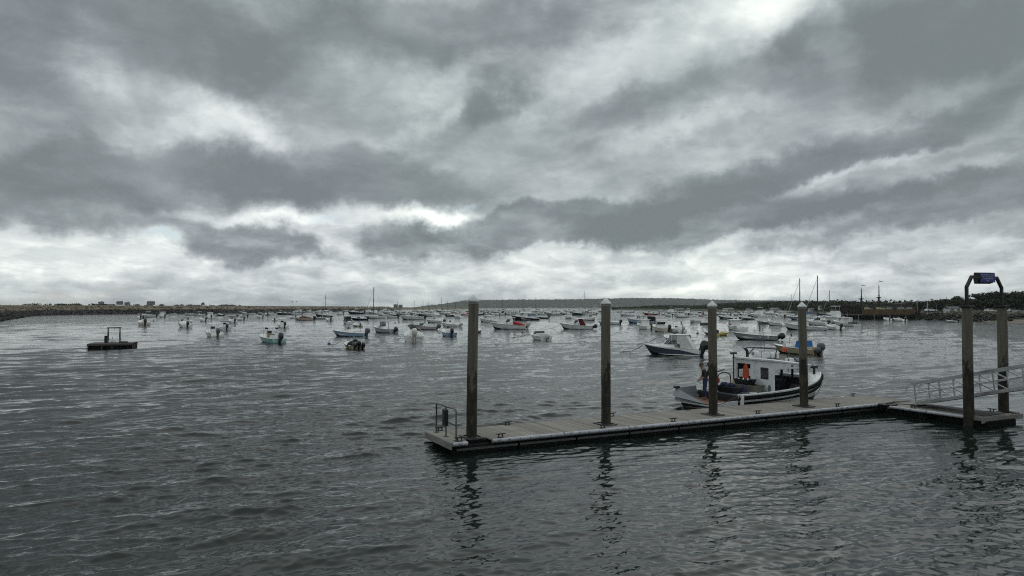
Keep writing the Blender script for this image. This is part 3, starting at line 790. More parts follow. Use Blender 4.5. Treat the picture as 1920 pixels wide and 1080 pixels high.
def hull_mesh(name, L, B, fs, fb, td=0.62, sole=0.18, rake=0.12, ns=16, fl=0.82, boot=0.10, sheer_p=1.8, entry=2.2, dip=0.0, stem=0.02, tumble=0.0):
    g = []
    for k in range(ns + 1):
        t = k / ns
        u = max(0.0, (t - 0.42) / 0.58)
        b = B / 2 * (1 - u ** entry) * (0.93 + 0.07 * min(1, t / 0.4)) + stem * u
        zs = fs + (fb - fs) * t ** sheer_p - dip * math.sin(math.pi * min(1, t / 0.8)) * 0.5
        bc = b * (fl - 0.42 * u ** 1.5)
        zc = 0.02 + 0.42 * fb * u ** 3
        zk = -0.28 * (L / 7) + (0.28 * (L / 7) + 0.05) * u ** 7
        zb = max(boot, zc + 0.02)
        def X(l): return -L / 2 + t * (L - rake * L * (1 - l))
        def lv(z): return max(0.0, min(1.0, (z - zk) / max(zs - zk, 1e-3)))
        zm = (zb + zs) / 2
        bb = bc + (b - bc) * 0.25; bm = bc + (b - bc) * (0.62 + tumble)
        w = min(0.10, b * 0.5)
        dk = t > td
        s_ = min(1.0, max(0.0, (t - td) / 0.06))
        zi = sole + (zs + 0.02 - sole) * s_
        half = [(0.0, zk), (bc, zc), (bb, zb), (bm, zm), (b, zs), (b - w * 0.5, zs + 0.03), (b - w, zs + 0.02), (max(b - w - 0.04, 0.0), zi), (0.0, zi + 0.05 * s_)]
        row = [(X(lv(z)), -y, z) for y, z in reversed(half)] + [(X(lv(z)), y, z) for y, z in half]
        g.append(row)
    b = MB(); nc = len(g[0]); h = nc // 2
    b.v = [p for r in g for p in r]
    mats_idx = {0: 2, 1: 2, 2: 2, 3: 2, 4: 0, 5: 0, 6: 1, 7: 1}
    for i in range(ns):
        for j in range(nc):
            j2 = (j + 1) % nc
            if j == h - 1: continue
            a, c, d, e = i * nc + j, i * nc + j2, (i + 1) * nc + j2, (i + 1) * nc + j
            if j == nc - 1: mi = 2; continue
            jj = j if j < h else nc - 2 - j
            b.f.append((a, c, d, e)); b.m.append(mats_idx[jj])
    r0 = list(range(nc)) # transom
    b.f.append(tuple(range(4, h)) + tuple(range(h, nc - 4))); b.m.append(0)
    b.f.append((3, 4, nc - 5, nc - 4)); b.m.append(2)
    b.f.append((0, 1, 2, 3, nc - 4, nc - 3, nc - 2, nc - 1)); b.m.append(2)
    return b

def sheer_pts(L, B, fs, fb, rake=0.12, sheer_p=1.8, entry=2.2, dip=0.0, side=1, dz=0.0, out=0.02, t0=0.0, n=14, stem=0.02):
    pts = []
    for k in range(n + 1):
        t = t0 + (1 - t0) * k / n
        u = max(0.0, (t - 0.42) / 0.58)
        b = B / 2 * (1 - u ** entry) * (0.93 + 0.07 * min(1, t / 0.4)) + stem * u
        zs = fs + (fb - fs) * t ** sheer_p - dip * math.sin(math.pi * min(1, t / 0.8)) * 0.5
        pts.append((-L / 2 + t * L, side * (b + out), zs + dz))
    return pts

def outboard(parent, x, y, z, tilt=0.0, m=None, s=1.0, name='outboard_motor'):
    """outboard hung on the transom; tilt in degrees swings the leg up"""
    b = MB()
    T = Matrix.Translation((x, y, z)) @ Matrix.Rotation(R(tilt), 4, 'Y') @ Matrix.Scale(s, 4)
    def ring(zc, x0, x1, hw):
        return [(x0, -hw * .6, zc), (x0, hw * .6, zc), (x0 - (x0 - x1) * .25, hw, zc), (x0 - (x0 - x1) * .75, hw, zc), (x1, hw * .55, zc), (x1, -hw * .55, zc), (x0 - (x0 - x1) * .75, -hw, zc), (x0 - (x0 - x1) * .25, -hw, zc)]
    b.rings([ring(0.12, 0.02, -0.55, 0.17), ring(0.28, 0.04, -0.66, 0.23), ring(0.55, 0.03, -0.68, 0.235), ring(0.72, -0.04, -0.60, 0.20), ring(0.80, -0.14, -0.46, 0.12)], mtx=T)
    o = b.build(name, m or M_COWL, parent, True)
    b = MB()
    b.rings([ring(-0.62, -0.12, -0.34, 0.045), ring(-0.3, -0.12, -0.36, 0.06), ring(0.12, -0.04, -0.42, 0.11)], mtx=T)
    b.box((-0.62, -0.10, -0.50), (-0.08, 0.10, -0.47), mtx=T)
    b.tube([(0.02, 0, -0.72), (-0.2, 0, -0.72), (-0.5, 0, -0.72), (-0.6, 0, -0.72)], [0.02, 0.07, 0.07, 0.03], 8, mtx=T)
    b.box((-0.40, -0.02, -0.95), (-0.16, 0.02, -0.6), mtx=T)
    b.build('lower_unit', m or M_COWL, o)
    b = MB(); b.box((-0.14, -0.12, -0.32), (0.06, 0.12, 0.10), mtx=T); b.build('clamp', M_TRIM, o)
    return o

def rub_rails(root, L, B, fs, fb, m=None, **k):
    for s in (-1, 1):
        b = MB(); b.tube(sheer_pts(L, B, fs, fb, side=s, dz=-0.03, **k), 0.028, 5); b.build('rub_rail', m or M_TRIM, root)

def windshield(root, x, w, z0, h, rake=0.35, m=None, wrap=0.7):
    b = MB()
    pts0 = [(x - wrap, -w), (x - 0.12, -w * .95), (x, -w * .6), (x, w * .6), (x - 0.12, w * .95), (x - wrap, w)]
    b.sheet([[(px - rake * h * i, py * (1 - 0.05 * i), z0 + h * i) for px, py in pts0] for i in (0, 1)])
    o = b.build('windshield', m or M_GLASS, root)
    b = MB(); b.tube([(px - rake * h, py * .95, z0 + h) for px, py in pts0], 0.018, 5); b.tube([(x - wrap, -w, z0), (x - wrap - rake * h, -w * .95, z0 + h)], 0.016, 5); b.tube([(x - wrap, w, z0), (x - wrap - rake * h, w * .95, z0 + h)], 0.016, 5)
    b.build('frame', M_TUBE, o)

def posts_top(root, x0, x1, w, z0, z1, m=None, name='hardtop', th=0.12, lean=0.12, pm=None):
    for sx, xx in ((1, x1), (-1, x0)):
        for sy in (-1, 1):
            b = MB(); b.tube([(xx - lean * sx * 0.3, sy * w * 0.62, z0), (xx, sy * w * 0.78, z1)], 0.024, 6); b.build('post', pm or M_TUBE, root)
    b = MB(); e = 0.18
    def ring(z, i): return [(x0 - e + i, -w + i + .1, z), (x1 + e - i - .12, -w + i, z), (x1 + e - i, -w * .5, z), (x1 + e - i, w * .5, z), (x1 + e - i - .12, w - i, z), (x0 - e + i, w - i - .1, z)]
    b.rings([ring(z1, 0.06), ring(z1 + th * .4, 0), ring(z1 + th, 0.10)])
    return b.build(name, m or M_DECKW, root, True)

def console(root, x, w, z0, h, glass=True):
    b = MB()
    b.rings([[(x - .42, -w, z0), (x + .42, -w, z0), (x + .42, w, z0), (x - .42, w, z0)], [(x - .40, -w, z0 + h * .75), (x + .36, -w, z0 + h * .62), (x + .36, w, z0 + h * .62), (x - .40, w, z0 + h * .75)],
             [(x - .38, -w * .95, z0 + h), (x + .05, -w * .95, z0 + h), (x + .05, w * .95, z0 + h), (x - .38, w * .95, z0 + h)]])
    o = b.build('console', M_DECKW, root)
    if glass:
        b = MB(); b.rings([[(x + .12, -w * .95, z0 + h * .8), (x + .16, -w * .95, z0 + h * .8), (x + .16, w * .95, z0 + h * .8), (x + .12, w * .95, z0 + h * .8)],
                           [(x - .10, -w * .9, z0 + h * 1.4), (x - .06, -w * .9, z0 + h * 1.4), (x - .06, w * .9, z0 + h * 1.4), (x - .10, w * .9, z0 + h * 1.4)]])
        b.build('windshield', M_GLASS, o)

def seat(root, x, w, z, m=None):
    b = MB(); b.bbox((x - .25, -w, z), (x + .2, w, z + .5), 0.04); b.bbox((x - .30, -w, z + .5), (x - .16, w, z + .85), 0.04); b.build('seat', m or M_CANW, root)

def bow_rail(root, L, B, fs, fb, t0=0.55, h=0.45, **k):
    for s in (-1, 1):
        lo = sheer_pts(L, B, fs, fb, side=s, out=-0.08, t0=t0, n=6, **k)
        b = MB(); b.tube([lo[0]] + [(x, y, z + h * min(1, i * .4 + .3)) for i, (x, y, z) in enumerate(lo)], 0.014, 5)
        for i in (1, 3, 5): b.tube([lo[i], (lo[i][0], lo[i][1], lo[i][2] + h * min(1, i * .4 + .3))], 0.012, 5)
        b.build('bow_rail', M_TUBE, root)

def cabin(root, x0, x1, w0, w1, z0, z1, slope=0.45, name='cabin', m=None, win=True, wm=None, back=0.05):
    """trunk or wheelhouse from x0 (aft) to x1 (forward), windows let in along the sides and front"""
    b = MB()
    b.rings([[(x0, -w0, z0), (x1, -w1, z0), (x1, w1, z0), (x0, w0, z0)], [(x0 + back, -w0 * .93, z1), (x1 - slope, -w1 * .9, z1), (x1 - slope, w1 * .9, z1), (x0 + back, w0 * .93, z1)]])
    o = b.build(name, m or M_DECKW, root)
    if win:
        h = z1 - z0
        def P(fx, side, fz):
            # point on the side wall, 6 mm proud
            xa = x0 + back * fz + (x1 - slope * fz - x0 - back * fz) * fx
            y = (w0 + (w1 - w0) * fx) * (1 - 0.085 * fz)
            return (xa, side * (y + 0.008), z0 + h * fz)
        for s in (-1, 1):
            for a, c in ((0.10, 0.36), (0.42, 0.66), (0.72, 0.90)):
                b = MB(); b.add([P(a, s, .45), P(c, s, .45), P(c, s, .86), P(a, s, .86)], [(0, 1, 2, 3)]); b.build('window', wm or M_GLASS, o)
        for a, c in ((-.88, -.34), (-.28, .28), (.34, .88)):
            def Q(f, fz): return (x1 - slope * fz + 0.010, f * w1 * (1 - .1 * fz), z0 + h * fz)
            b = MB(); b.add([Q(a, .42), Q(c, .42), Q(c, .88), Q(a, .88)], [(0, 1, 2, 3)]); b.build('window', wm or M_GLASS, o)
    return o

HULLS = {}
def add_hull(root, kind, *a, **k):
    key = (a, tuple(sorted(k.items())))
    if key not in HULLS:
        HULLS[key] = hull_mesh(kind, *a, **k).mesh('hull', [M_GEL, M_BOTK, M_DECKW], True)
    return link('hull', HULLS[key], root)

PROTO = {}
def proto(kind):
    if kind in PROTO: return PROTO[kind]
    root = link('proto_' + kind, None)
    L = 7.0
    if kind in ('cc', 'cct', 'ccb', 'cc2'):
        a = (7.0, 2.5, 0.72, 1.18)
        add_hull(root, kind, *a, td=0.80, sole=0.30); rub_rails(root, *a)
        console(root, 0.1, 0.42, 0.32, 1.05); seat(root, -0.95, 0.5, 0.32)
        if kind == 'cct': posts_top(root, -0.85, 0.65, 0.95, 0.34, 2.30)
        if kind == 'ccb': posts_top(root, -1.1, 0.6, 1.0, 0.7, 2.05, M_CANN, 'bimini', 0.10)
        if kind == 'cc2':
            outboard(root, -3.52, 0.42, 0.55, 0, s=1.25); outboard(root, -3.52, -0.42, 0.55, 0, s=1.25)
        else: outboard(root, -3.52, 0, 0.55, 0, s=1.4)
        bow_rail(root, *a)
        b = MB(); b.bbox((1.3, -0.5, 0.32), (2.1, 0.5, 0.72), 0.06); b.build('bow_seat', M_CANW, root)
        b = MB(); b.tube([(-.3, 0.4, 1.4), (-.5, 0.45, 3.4)], 0.012, 5); b.build('antenna', M_TUBE, root)
    elif kind in ('walk', 'walkc', 'walkr'):
        L = 8.0; a = (8.0, 2.8, 0.85, 1.45)
        add_hull(root, kind, *a, td=0.50, sole=0.35); rub_rails(root, *a)
        cabin(root, 0.2, 2.5, 1.02, 0.60, 1.0, 1.62, 0.55, 'cuddy', win=False)
        windshield(root, 0.55, 1.0, 1.55, 0.62, 0.6)
        ht = posts_top(root, -1.4, 0.2, 1.1, 1.0, 2.55)
        console(root, -0.25, 0.95, 0.35, 1.1, False); seat(root, -1.1, 0.8, 0.35)
        if kind != 'walk':
            mm = M_CANM if kind == 'walkc' else M_CANR
            b = MB()
            if kind == 'walkc':
                b.sheet([[(-0.6, s_ * 1.06, 2.52), (-1.55, s_ * 1.06, 2.5), (-2.1, s_ * 1.0, 1.5), (-2.35, s_ * 0.95, 0.95)] for s_ in (-1, 1)])
                for s_ in (-1, 1): b.add([(-0.6, s_ * 1.07, 2.52), (-1.55, s_ * 1.06, 2.5), (-2.35, s_ * 0.97, 0.95), (-1.0, s_ * 1.1, 0.95)], [(0, 1, 2, 3)])
            else:
                b.rings([[(-1.2, y, 0.92), (-1.25, y, 1.85 - abs(y) * .25), (-2.2, y, 1.65 - abs(y) * .25), (-3.7, y, 1.05), (-3.7, y, 0.86)] for y in (-1.15, -.6, 0, .6, 1.15)])
            b.build('canvas_cover', mm, root, kind == 'walkr')
        outboard(root, -4.02, 0, 0.62, 0, s=1.4); bow_rail(root, *a, t0=0.45)
        b = MB(); b.tube([(-.5, 0.8, 2.6), (-.9, 0.85, 4.4)], 0.012, 5); b.build('antenna', M_TUBE, root)
    elif kind in ('bow', 'cover', 'low'):
        a = (6.5, 2.4, 0.70, 1.02); L = 6.5
        add_hull(root, kind, *a, td=0.55 if kind != 'low' else 0.78, sole=0.30); rub_rails(root, *a)
        if kind == 'cover':
            b = MB(); b.rings([[(-2.7, y, .72), (-2.6, y, .95 - abs(y) * .15), (-1.0, y, 1.25 - abs(y) * .2), (0.3, y, 1.55 - abs(y) * .3), (1.3, y, 1.02), (1.3, y, 0.88)] for y in (-1.1, -.55, 0, .55, 1.1)]); b.build('canvas_cover', M_CANM, root, True)
        elif kind == 'bow':
            windshield(root, 0.6, 0.95, 0.86, 0.55, 0.5); seat(root, -0.5, 0.85, 0.3, M_CANW); seat(root, -2.2, 0.9, 0.2, M_CANW)
            b = MB(); b.tube([(-.6, -1.0, .8), (-.9, -.95, 1.75), (-.9, .95, 1.75), (-.6, 1.0, .8)], 0.02, 6); b.build('arch', M_TUBE, root)
        else:
            seat(root, -1.0, 0.5, 0.3); console(root, -0.2, 0.35, 0.3, 0.8)
        outboard(root, -3.27, 0, 0.5, 0, s=1.3)
    elif kind in ('lob', 'lobk'):
        L = 10.0; a = (10.0, 3.3, 0.75, 1.75)
        add_hull(root, kind, *a, td=0.62, sole=0.35, rake=0.08, sheer_p=2.0); rub_rails(root, *a, rake=0.08, sheer_p=2.0)
        cabin(root, 1.6, 3.6, 1.15, 0.65, 1.2, 1.85, 0.4, 'cuddy', win=False)
        wh = cabin(root, -0.7, 1.8, 1.15, 1.05, 0.9, 2.55, 0.30, 'wheelhouse')
        b = MB(); b.bbox((-2.0, -1.25, 2.56), (1.9, 1.25, 2.64), 0.03); b.build('roof', M_DECKW, root)
        b = MB(); b.tube([(-1.0, 0, 2.6), (-1.0, 0, 4.0)], 0.03, 6); b.tube([(-1.0, -.5, 3.4), (-1.0, .5, 3.4)], 0.02, 5); b.build('mast', M_TUBE, root)
        for s in (-1, 1):
            b = MB(); b.tube([(-1.95, s * 1.15, 0.7), (-1.95, s * 1.15, 2.58)], 0.03, 6); b.build('post', M_TUBE, root)
        b = MB(); b.bbox((-4.0, -0.6, 0.35), (-2.8, 0.6, 0.95), 0.05); b.build('engine_box', M_DECKW, root)
        b = MB(); b.lathe([(0, 0), (.28, 0), (.28, .16), (0, .2)], 12, (0.4, 0, 2.66)); b.build('radar_dome', M_DECKW, root, True)
    elif kind == 'pilot':
        L = 7.5; a = (7.5, 2.7, 0.8, 1.4)
        add_hull(root, kind, *a, td=0.58, sole=0.35); rub_rails(root, *a)
        cabin(root, 0.9, 2.4, 0.95, 0.5, 1.05, 1.5, 0.4, 'cuddy', win=False)
        cabin(root, -0.9, 1.2, 1.0, 0.9, 0.8, 2.35, 0.1, 'wheelhouse')
        b = MB(); b.bbox((-1.4, -1.08, 2.36), (1.4, 1.08, 2.44), 0.03); b.build('roof', M_DECKW, root)
        outboard(root, -3.77, 0, 0.6, 0, s=1.35); bow_rail(root, *a)
    elif kind == 'fly':
        L = 11.0; a = (11.0, 3.7, 0.95, 1.9)
        add_hull(root, kind, *a, td=0.40, sole=0.5); rub_rails(root, *a)
        cabin(root, -1.6, 3.2, 1.45, 0.8, 1.25, 2.5, 1.2, 'saloon')
        cabin(root, -1.6, 0.6, 1.2, 1.0, 2.51, 3.1, 0.25, 'flybridge', win=False)
        posts_top(root, -1.5, 0.1, 1.2, 3.1, 4.5); windshield(root, 0.45, 0.95, 3.1, 0.4, 0.3); bow_rail(root, *a, t0=0.4, h=0.6)
        b = MB(); b.tube([(-1.0, 0.9, 4.5), (-1.4, 1.0, 7.5)], 0.015, 5); b.build('antenna', M_TUBE, root)
    elif kind == 'sail':
        L = 9.5; a = (9.5, 2.9, 0.85, 1.15)
        add_hull(root, kind, *a, td=0.30, sole=0.4, rake=0.16, entry=1.9); rub_rails(root, *a, rake=0.16, entry=1.9)
        cabin(root, -1.2, 2.0, 0.95, 0.55, 1.0, 1.42, 0.5, 'coachroof')
        b = MB(); b.tube([(0.7, 0, 1.3), (0.7, 0, 13.2)], [0.16, 0.12], 8); ms = b.build('mast', M_MAST, root, True)
        b = MB(); b.tube([(0.7, -0.7, 7.6), (0.7, 0.7, 7.6)], 0.03, 6); b.build('spreader', M_MAST, ms)
        b = MB(); b.tube([(0.65, 0, 2.2), (-2.9, 0, 2.1)], 0.05, 6); b.build('boom', M_MAST, ms)
        b = MB(); b.tube([(0.5, 0, 2.5), (0.2, 0, 2.42), (-2.0, 0, 2.30), (-2.8, 0, 2.2)], [0.20, 0.19, 0.13, 0.07], 8); b.build('sail_cover', M_CANN, root, True)
        for pts in ([(4.7, 0, 1.2), (0.75, 0, 12.6)], [(-4.7, 0, 0.95), (0.68, 0, 13.1)], [(0.6, 1.35, 1.0), (0.7, 0.7, 7.6), (0.7, 0, 12.6)], [(0.6, -1.35, 1.0), (0.7, -0.7, 7.6), (0.7, 0, 12.6)]):
            b = MB(); b.tube(pts, 0.012, 4); b.build('stay', M_WIRE, root)
        b = MB(); b.tube([(4.6, 0, 1.3), (0.95, 0, 11.8)], [0.06, 0.035], 6); b.build('furled_jib', M_CANW, root)
    elif kind == 'skiff':
        L = 5.5; a = (5.5, 2.1, 0.50, 0.80)
        add_hull(root, kind, *a, td=0.88, sole=0.16, rake=0.08); rub_rails(root, *a, rake=0.08)
        for x in (-1.6, -0.1, 1.2):
            b = MB(); b.box((x - .15, -0.92 + max(0, x) * .12, 0.36), (x + .15, 0.92 - max(0, x) * .12, 0.41)); b.build('thwart', M_TAN, root)
        outboard(root, -2.78, 0, 0.42, 0, s=1.0)
    elif kind == 'dinghy':
        L = 3.6
        b = MB()
        pts = [(-1.6, 0.62, 0.3), (0.6, 0.62, 0.3), (1.3, 0.45, 0.36), (1.7, 0.0, 0.42), (1.3, -0.45, 0.36), (0.6, -0.62, 0.3), (-1.6, -0.62, 0.3)]
        b.tube(pts, [0.10, 0.21, 0.21, 0.20, 0.21, 0.21, 0.10], 9); b.build('tube', M_GREYH, root, True)
        b = MB(); b.box((-1.45, -0.5, 0.08), (1.2, 0.5, 0.13)); b.box((-1.5, -.5, .1), (-1.42, .5, .5)); b.build('floor', M_TRIM, root)
        b = MB(); b.box((-0.2, -.5, .38), (0.05, .5, .43)); b.build('thwart', M_TAN, root)
    root['L'] = L
    PROTO[kind] = root
    return root

NOM_B = {'skiff': .38, 'sail': .30, 'dinghy': .42}
BOATS = []
def place(kind, xl, xr, y, a=None, label='', cat='boat', name='motorboat', hull=None, bottom=None, motor=None, top=None, canvas=None, tilt=None, group='boats moored in the harbour', length=None, jit=0.0, cabin=None):
    px = (xl + xr) / 2
    c = at(px, y)
    az0 = math.degrees(math.atan2(c.x, c.y))
    if a is None: a = 90 - 48 - az0 + jit
    p = proto(kind)
    ar = NOM_B.get(kind, .35)
    L = length or ((xr - xl) / F * c.y) / (abs(math.cos(R(a))) + ar * abs(math.sin(R(a))))
    lmin = {'cc': 6.2, 'cct': 6.4, 'ccb': 6.2, 'cc2': 6.8, 'walk': 7.2, 'walkc': 7.2, 'walkr': 7.5, 'lob': 8.6, 'lobk': 8.6, 'pilot': 6.8, 'low': 5.6, 'bow': 5.8, 'cover': 5.8, 'skiff': 4.8}.get(kind, 0)
    w_ = (xr - xl) / F * c.y
    while not length and L < lmin and abs(math.cos(R(a))) > 0.05:
        a += 2 if a < 90 else -2          # a short outline means the boat lies more end-on
        L = w_ / (abs(math.cos(R(a))) + ar * abs(math.sin(R(a))))
    L = max(L, lmin * 0.9)
    s = L / p['L']
    h = R(az0 - 90 + a)
    o = tree_copy(p)
    o.name = name
    # push the centre out by the half-width that lies toward the camera
    out = 0.5 * L * (ar * abs(math.cos(R(a))) + abs(math.sin(R(a)))) * 0.8
    d = Vector((c.x, c.y, 0)).normalized()
    o.location = c + d * out
    o.location.z = 0
    o.rotation_euler = (R(random.Random(label + str(xl)).uniform(-1.5, 1.5)), R(-0.6), math.atan2(math.cos(h), math.sin(h)))
    o.scale = (s, s, s)
    if 'L' in o: del o['L']
    tag(o, label, cat, group)
    def over(ob, idx, m):
        if m is None: return
        sl = ob.material_slots[idx]; sl.link = 'OBJECT'; sl.material = m
    for ch in o.children:
        n = ch.name.split('.')[0]
        if n == 'hull':
            over(ch, 0, hull); over(ch, 1, bottom)
        elif n == 'outboard_motor':
            over(ch, 0, motor)
            for g_ in ch.children:
                if g_.name.startswith('lower_unit'): over(g_, 0, motor)
            if tilt:
                piv = Vector((-p['L'] / 2 - .02, 0, 0.75))
                ch.matrix_local = Matrix.Translation(piv) @ Matrix.Rotation(R(tilt), 4, 'Y') @ Matrix.Translation(-piv)
        elif n == 'wheelhouse':
            over(ch, 0, cabin)
        elif n in ('hardtop', 'bimini'):
            over(ch, 0, top)
        elif n in ('canvas_cover', 'sail_cover'):
            over(ch, 0, canvas)
    BOATS.append(o)
    return o

def bow_point(o, dz=1.0):
    L = max(abs(v[0]) for v in [c for ch in o.children if ch.name.startswith('hull') for c in ch.bound_box])
    return o.matrix_basis @ Vector((L, 0, dz))

def us_flag(parent, loc, h=0.75, w=1.2, rz=0.0, droop=0.35):
    b = MB(); nx = 10
    for k in range(13):
        z0, z1 = h * k / 13, h * (k + 1) / 13
        mi = 0 if k % 2 == 0 else 1
        for i in range(nx):
            x0, x1 = w * i / nx, w * (i + 1) / nx
            f = lambda x: (0.06 * math.sin(x * 6), -droop * (x / w) ** 1.3 * h)
            m_ = 2 if (k >= 6 and x1 <= w * .42) else mi
            b.add([(x0, f(x0)[0], z0 + f(x0)[1]), (x1, f(x1)[0], z0 + f(x1)[1]), (x1, f(x1)[0], z1 + f(x1)[1]), (x0, f(x0)[0], z1 + f(x0)[1])], [(0, 1, 2, 3)], m_)
    b2 = MB(); b2.tube([(0, 0, -h * 1.2), (0, 0, h * 1.05)], 0.018, 6)
    st_ = b2.build('flag_staff', M_TUBE, parent); st_.location = loc; st_.rotation_euler.z = rz
    fl_ = b.build('flag', [M_FLAGR, M_FLAGW, M_FLAGB], st_)
    return st_
# ------------------------------------------------------------------ the fleet, left to right (photo x0, x1, waterline y)
B_ = place
M_PALEG = mat('pale_green_gelcoat', (0.50, 0.60, 0.54), 0.3, noise=0.06, coat=0.3)
# --- far left corner
B_('cc2', 256, 272, 598.5, 84, 'white boat seen stern-on with two black outboards, leftmost of the fleet')
B_('walk', 258, 292, 595, 14, 'white hardtop cruiser behind the twin-engine boat at the far left', 'boat')
B_('cc', 257, 282, 610.5, 86, 'stern-on pinkish white boat with one dark outboard, below the twin-engine boat', hull=M_PINK)
B_('pilot', 295, 314, 595.5, 76, 'small white boat with a square windowed wheelhouse, near the breakwater at left')
B_('low', 319, 335, 591, 35, 'low white boat with a dark outboard close under the breakwater at left')
B_('ccb', 338, 367, 607, 150, 'white boat with a black bimini, its bow pointing right', top=M_CANK)
B_('ccb', 345, 369, 591.5, 25, 'pale boat with dark bimini close under the breakwater, left of the white T-top', top=M_CANK)
B_('cover', 330, 360, 614.5, 78, 'stern-on white boat wrapped in white canvas with a black outboard', canvas=M_CANW)
B_('cct', 361, 386, 592.5, 22, 'distant white center console with thin white T-top under the breakwater at left')
B_('cc', 371, 391, 602.5, 62, 'white open boat with dark outboard turned to the camera, right of the black bimini')
B_('pilot', 386, 402, 597.5, 84, 'boxy white boat seen stern-on just behind an open white boat, left')
B_('cover', 403, 421, 592, 35, 'small boat with dark blue hull and white cover near the breakwater', hull=M_NAVY, canvas=M_CANW)
B_('cct', 379, 420, 632, 46, 'white center console with dark-bottomed T-top and large black outboard, nearest at left', top=M_DECKW, motor=M_COWLG)
B_('ccb', 408, 434, 619, 66, 'white boat under a long navy bimini, behind the nearest left center console')
B_('cc', 424, 446, 605.5, 68, 'white stern-quarter boat with black outboard, right of the navy bimini')
B_('low', 441, 461, 600.5, 58, 'white runabout with black outboard, left of the grey canvas boats')
B_('low', 426, 446, 594.5, 40, 'faded pink low boat in the left back row', hull=M_PINK)
B_('walkc', 447, 468, 595, 28, 'white cruiser with grey canvas top in the left back row', canvas=M_CANG)
B_('walk', 477, 497, 596.5, 70, 'white cruiser with grey canvas enclosure and one black outboard, left back row', canvas=M_CANG)
B_('low', 468, 483, 590.5, 30, 'tiny white boat directly behind the grey canvas cruiser at left')
B_('cct', 496, 507, 591.5, 88, 'narrow dark boat with tall frame seen stern-on under the breakwater', hull=M_GREYH, top=M_TRIM)
mint = B_('cct', 473, 537, 644, 38, 'mint green center console with white T-top and large dark outboard', hull=M_MINT, motor=M_COWLP, bottom=M_BOTB)
b = MB(); b.bbox((-0.75, -0.55, 0.85), (-0.35, 0.55, 1.35), 0.06); b.build('tan_seat', M_SEAT, mint)
b = MB(); b.tube([(-1.0, 0.8, 2.2), (-0.4, 0.8, 2.2)], 0.14, 8); b.tube([(-1.0, -0.8, 2.2), (-0.4, -0.8, 2.2)], 0.14, 8); b.build('life_jackets', M_CANK, mint)
B_('cct', 516, 542, 614.5, 72, 'white hardtop center console seen from its stern, right of the mint green boat')
B_('low', 510, 519, 602.5, 80, 'very small white boat beside the hardtop center console at left')
B_('bow', 517, 546, 590, 12, 'navy hulled runabout with white deck under the breakwater', hull=M_NAVY)
B_('walk', 543, 566, 590.5, 15, 'white hardtop boat right behind the navy runabout')
B_('low', 539, 557, 597, 20, 'low white boat just left of the maroon covered boat')
B_('cover', 551, 588, 600.5, 12, 'cream hulled boat with a maroon canvas cover', hull=M_CREAM)
B_('low', 586, 613, 598.5, 10, 'long pale grey boat just right of the maroon covered boat', hull=M_GREYH)
B_('lob', 590, 625, 594, 14, 'dark hulled boat in the back row right of the maroon covered boat', hull=M_NAVY)
B_('cc', 608, 626, 602.5, 60, 'small white boat with its stern turned, in front of the dark hulled boat')
B_('pilot', 628, 646, 590.5, 30, 'white wheelhouse boat under the breakwater, left of the tall single mast')
B_('lob', 588, 609, 587.5, 15, 'distant beige lobster boat under the breakwater', hull=M_CREAM)
B_('lob', 638, 666, 607, 30, 'dark cabin work boat with a thin white hull stripe, left of the tall mast', hull=M_DECKW, bottom=M_BOTK, cabin=M_TRIM)
B_('bow', 656, 689, 600.5, 14, 'black hulled open boat with white rail and outboard, below the tall mast', hull=M_BLKH)
B_('skiff', 656, 681, 613, 12, 'low tan skiff with grey outboard, behind the pale blue boat', hull=M_TAN, motor=M_COWLG)
B_('cc', 618, 690, 631.5, 22, 'large pale blue open boat with high flared bow and grey outboards', hull=M_SKYB, motor=M_COWLG)
B_('walk', 651, 683, 589, 10, 'hardtop cruiser with a dark hull under the breakwater beside the tall mast', hull=M_NAVY)
B_('fly', 676, 706, 588.5, 12, 'white flybridge cruiser behind the tall single mast')
B_('sail', 687, 719, 597.5, 14, 'sloop with the tallest single mast, left of the first piling', cat='sailboat', name='sailboat', canvas=M_CANW, length=9.9)
B_('low', 716, 746, 596.5, 8, 'low white boat with a red stripe, right of the tall masted sloop', bottom=M_BOTR)
B_('lob', 740, 765, 591.5, 14, 'dark hulled lobster boat in the back row, right of the tall masted sloop', hull=M_BLKH)
fr_ = B_('pilot', 690, 748, 624.5, 8, 'grey-white boat with a black framed pilot shelter and black outboard', hull=M_GREYH, tilt=-35)
B_('cc', 754, 795, 640, 88, 'white boat seen squarely stern-on with a pale outboard, left of the first piling', motor=M_COWLW, bottom=M_BOTK)
pk = B_('bow', 761, 820, 618.5, 10, 'pinkish grey runabout with black bow deck and grey outboard', hull=M_PINK, motor=M_COWLG, tilt=-30)
sb_ = B_('cc', 820, 858, 630.5, 30, 'steel blue skiff with dark outboard and two white antennas, beside the first piling', hull=M_MIDB)
B_('walk', 749, 796, 599.5, 8, 'white express boat with radar arch and black waterline, left of the first piling')
B_('cct', 795, 834, 605.5, 8, 'white center console with a thin white top, left of the first piling', tilt=-35)
B_('cc', 822, 867, 613, 10, 'white boat with pale tilted outboard just left of the first piling', motor=M_COWLW, tilt=-35)
B_('lobk', 846, 873, 596.5, 12, 'white lobster boat just left of the first piling, below the red canvas')
B_('cover', 858, 880, 592.5, 14, 'boat with a bright red canvas top, left of the first piling', canvas=M_CANR)
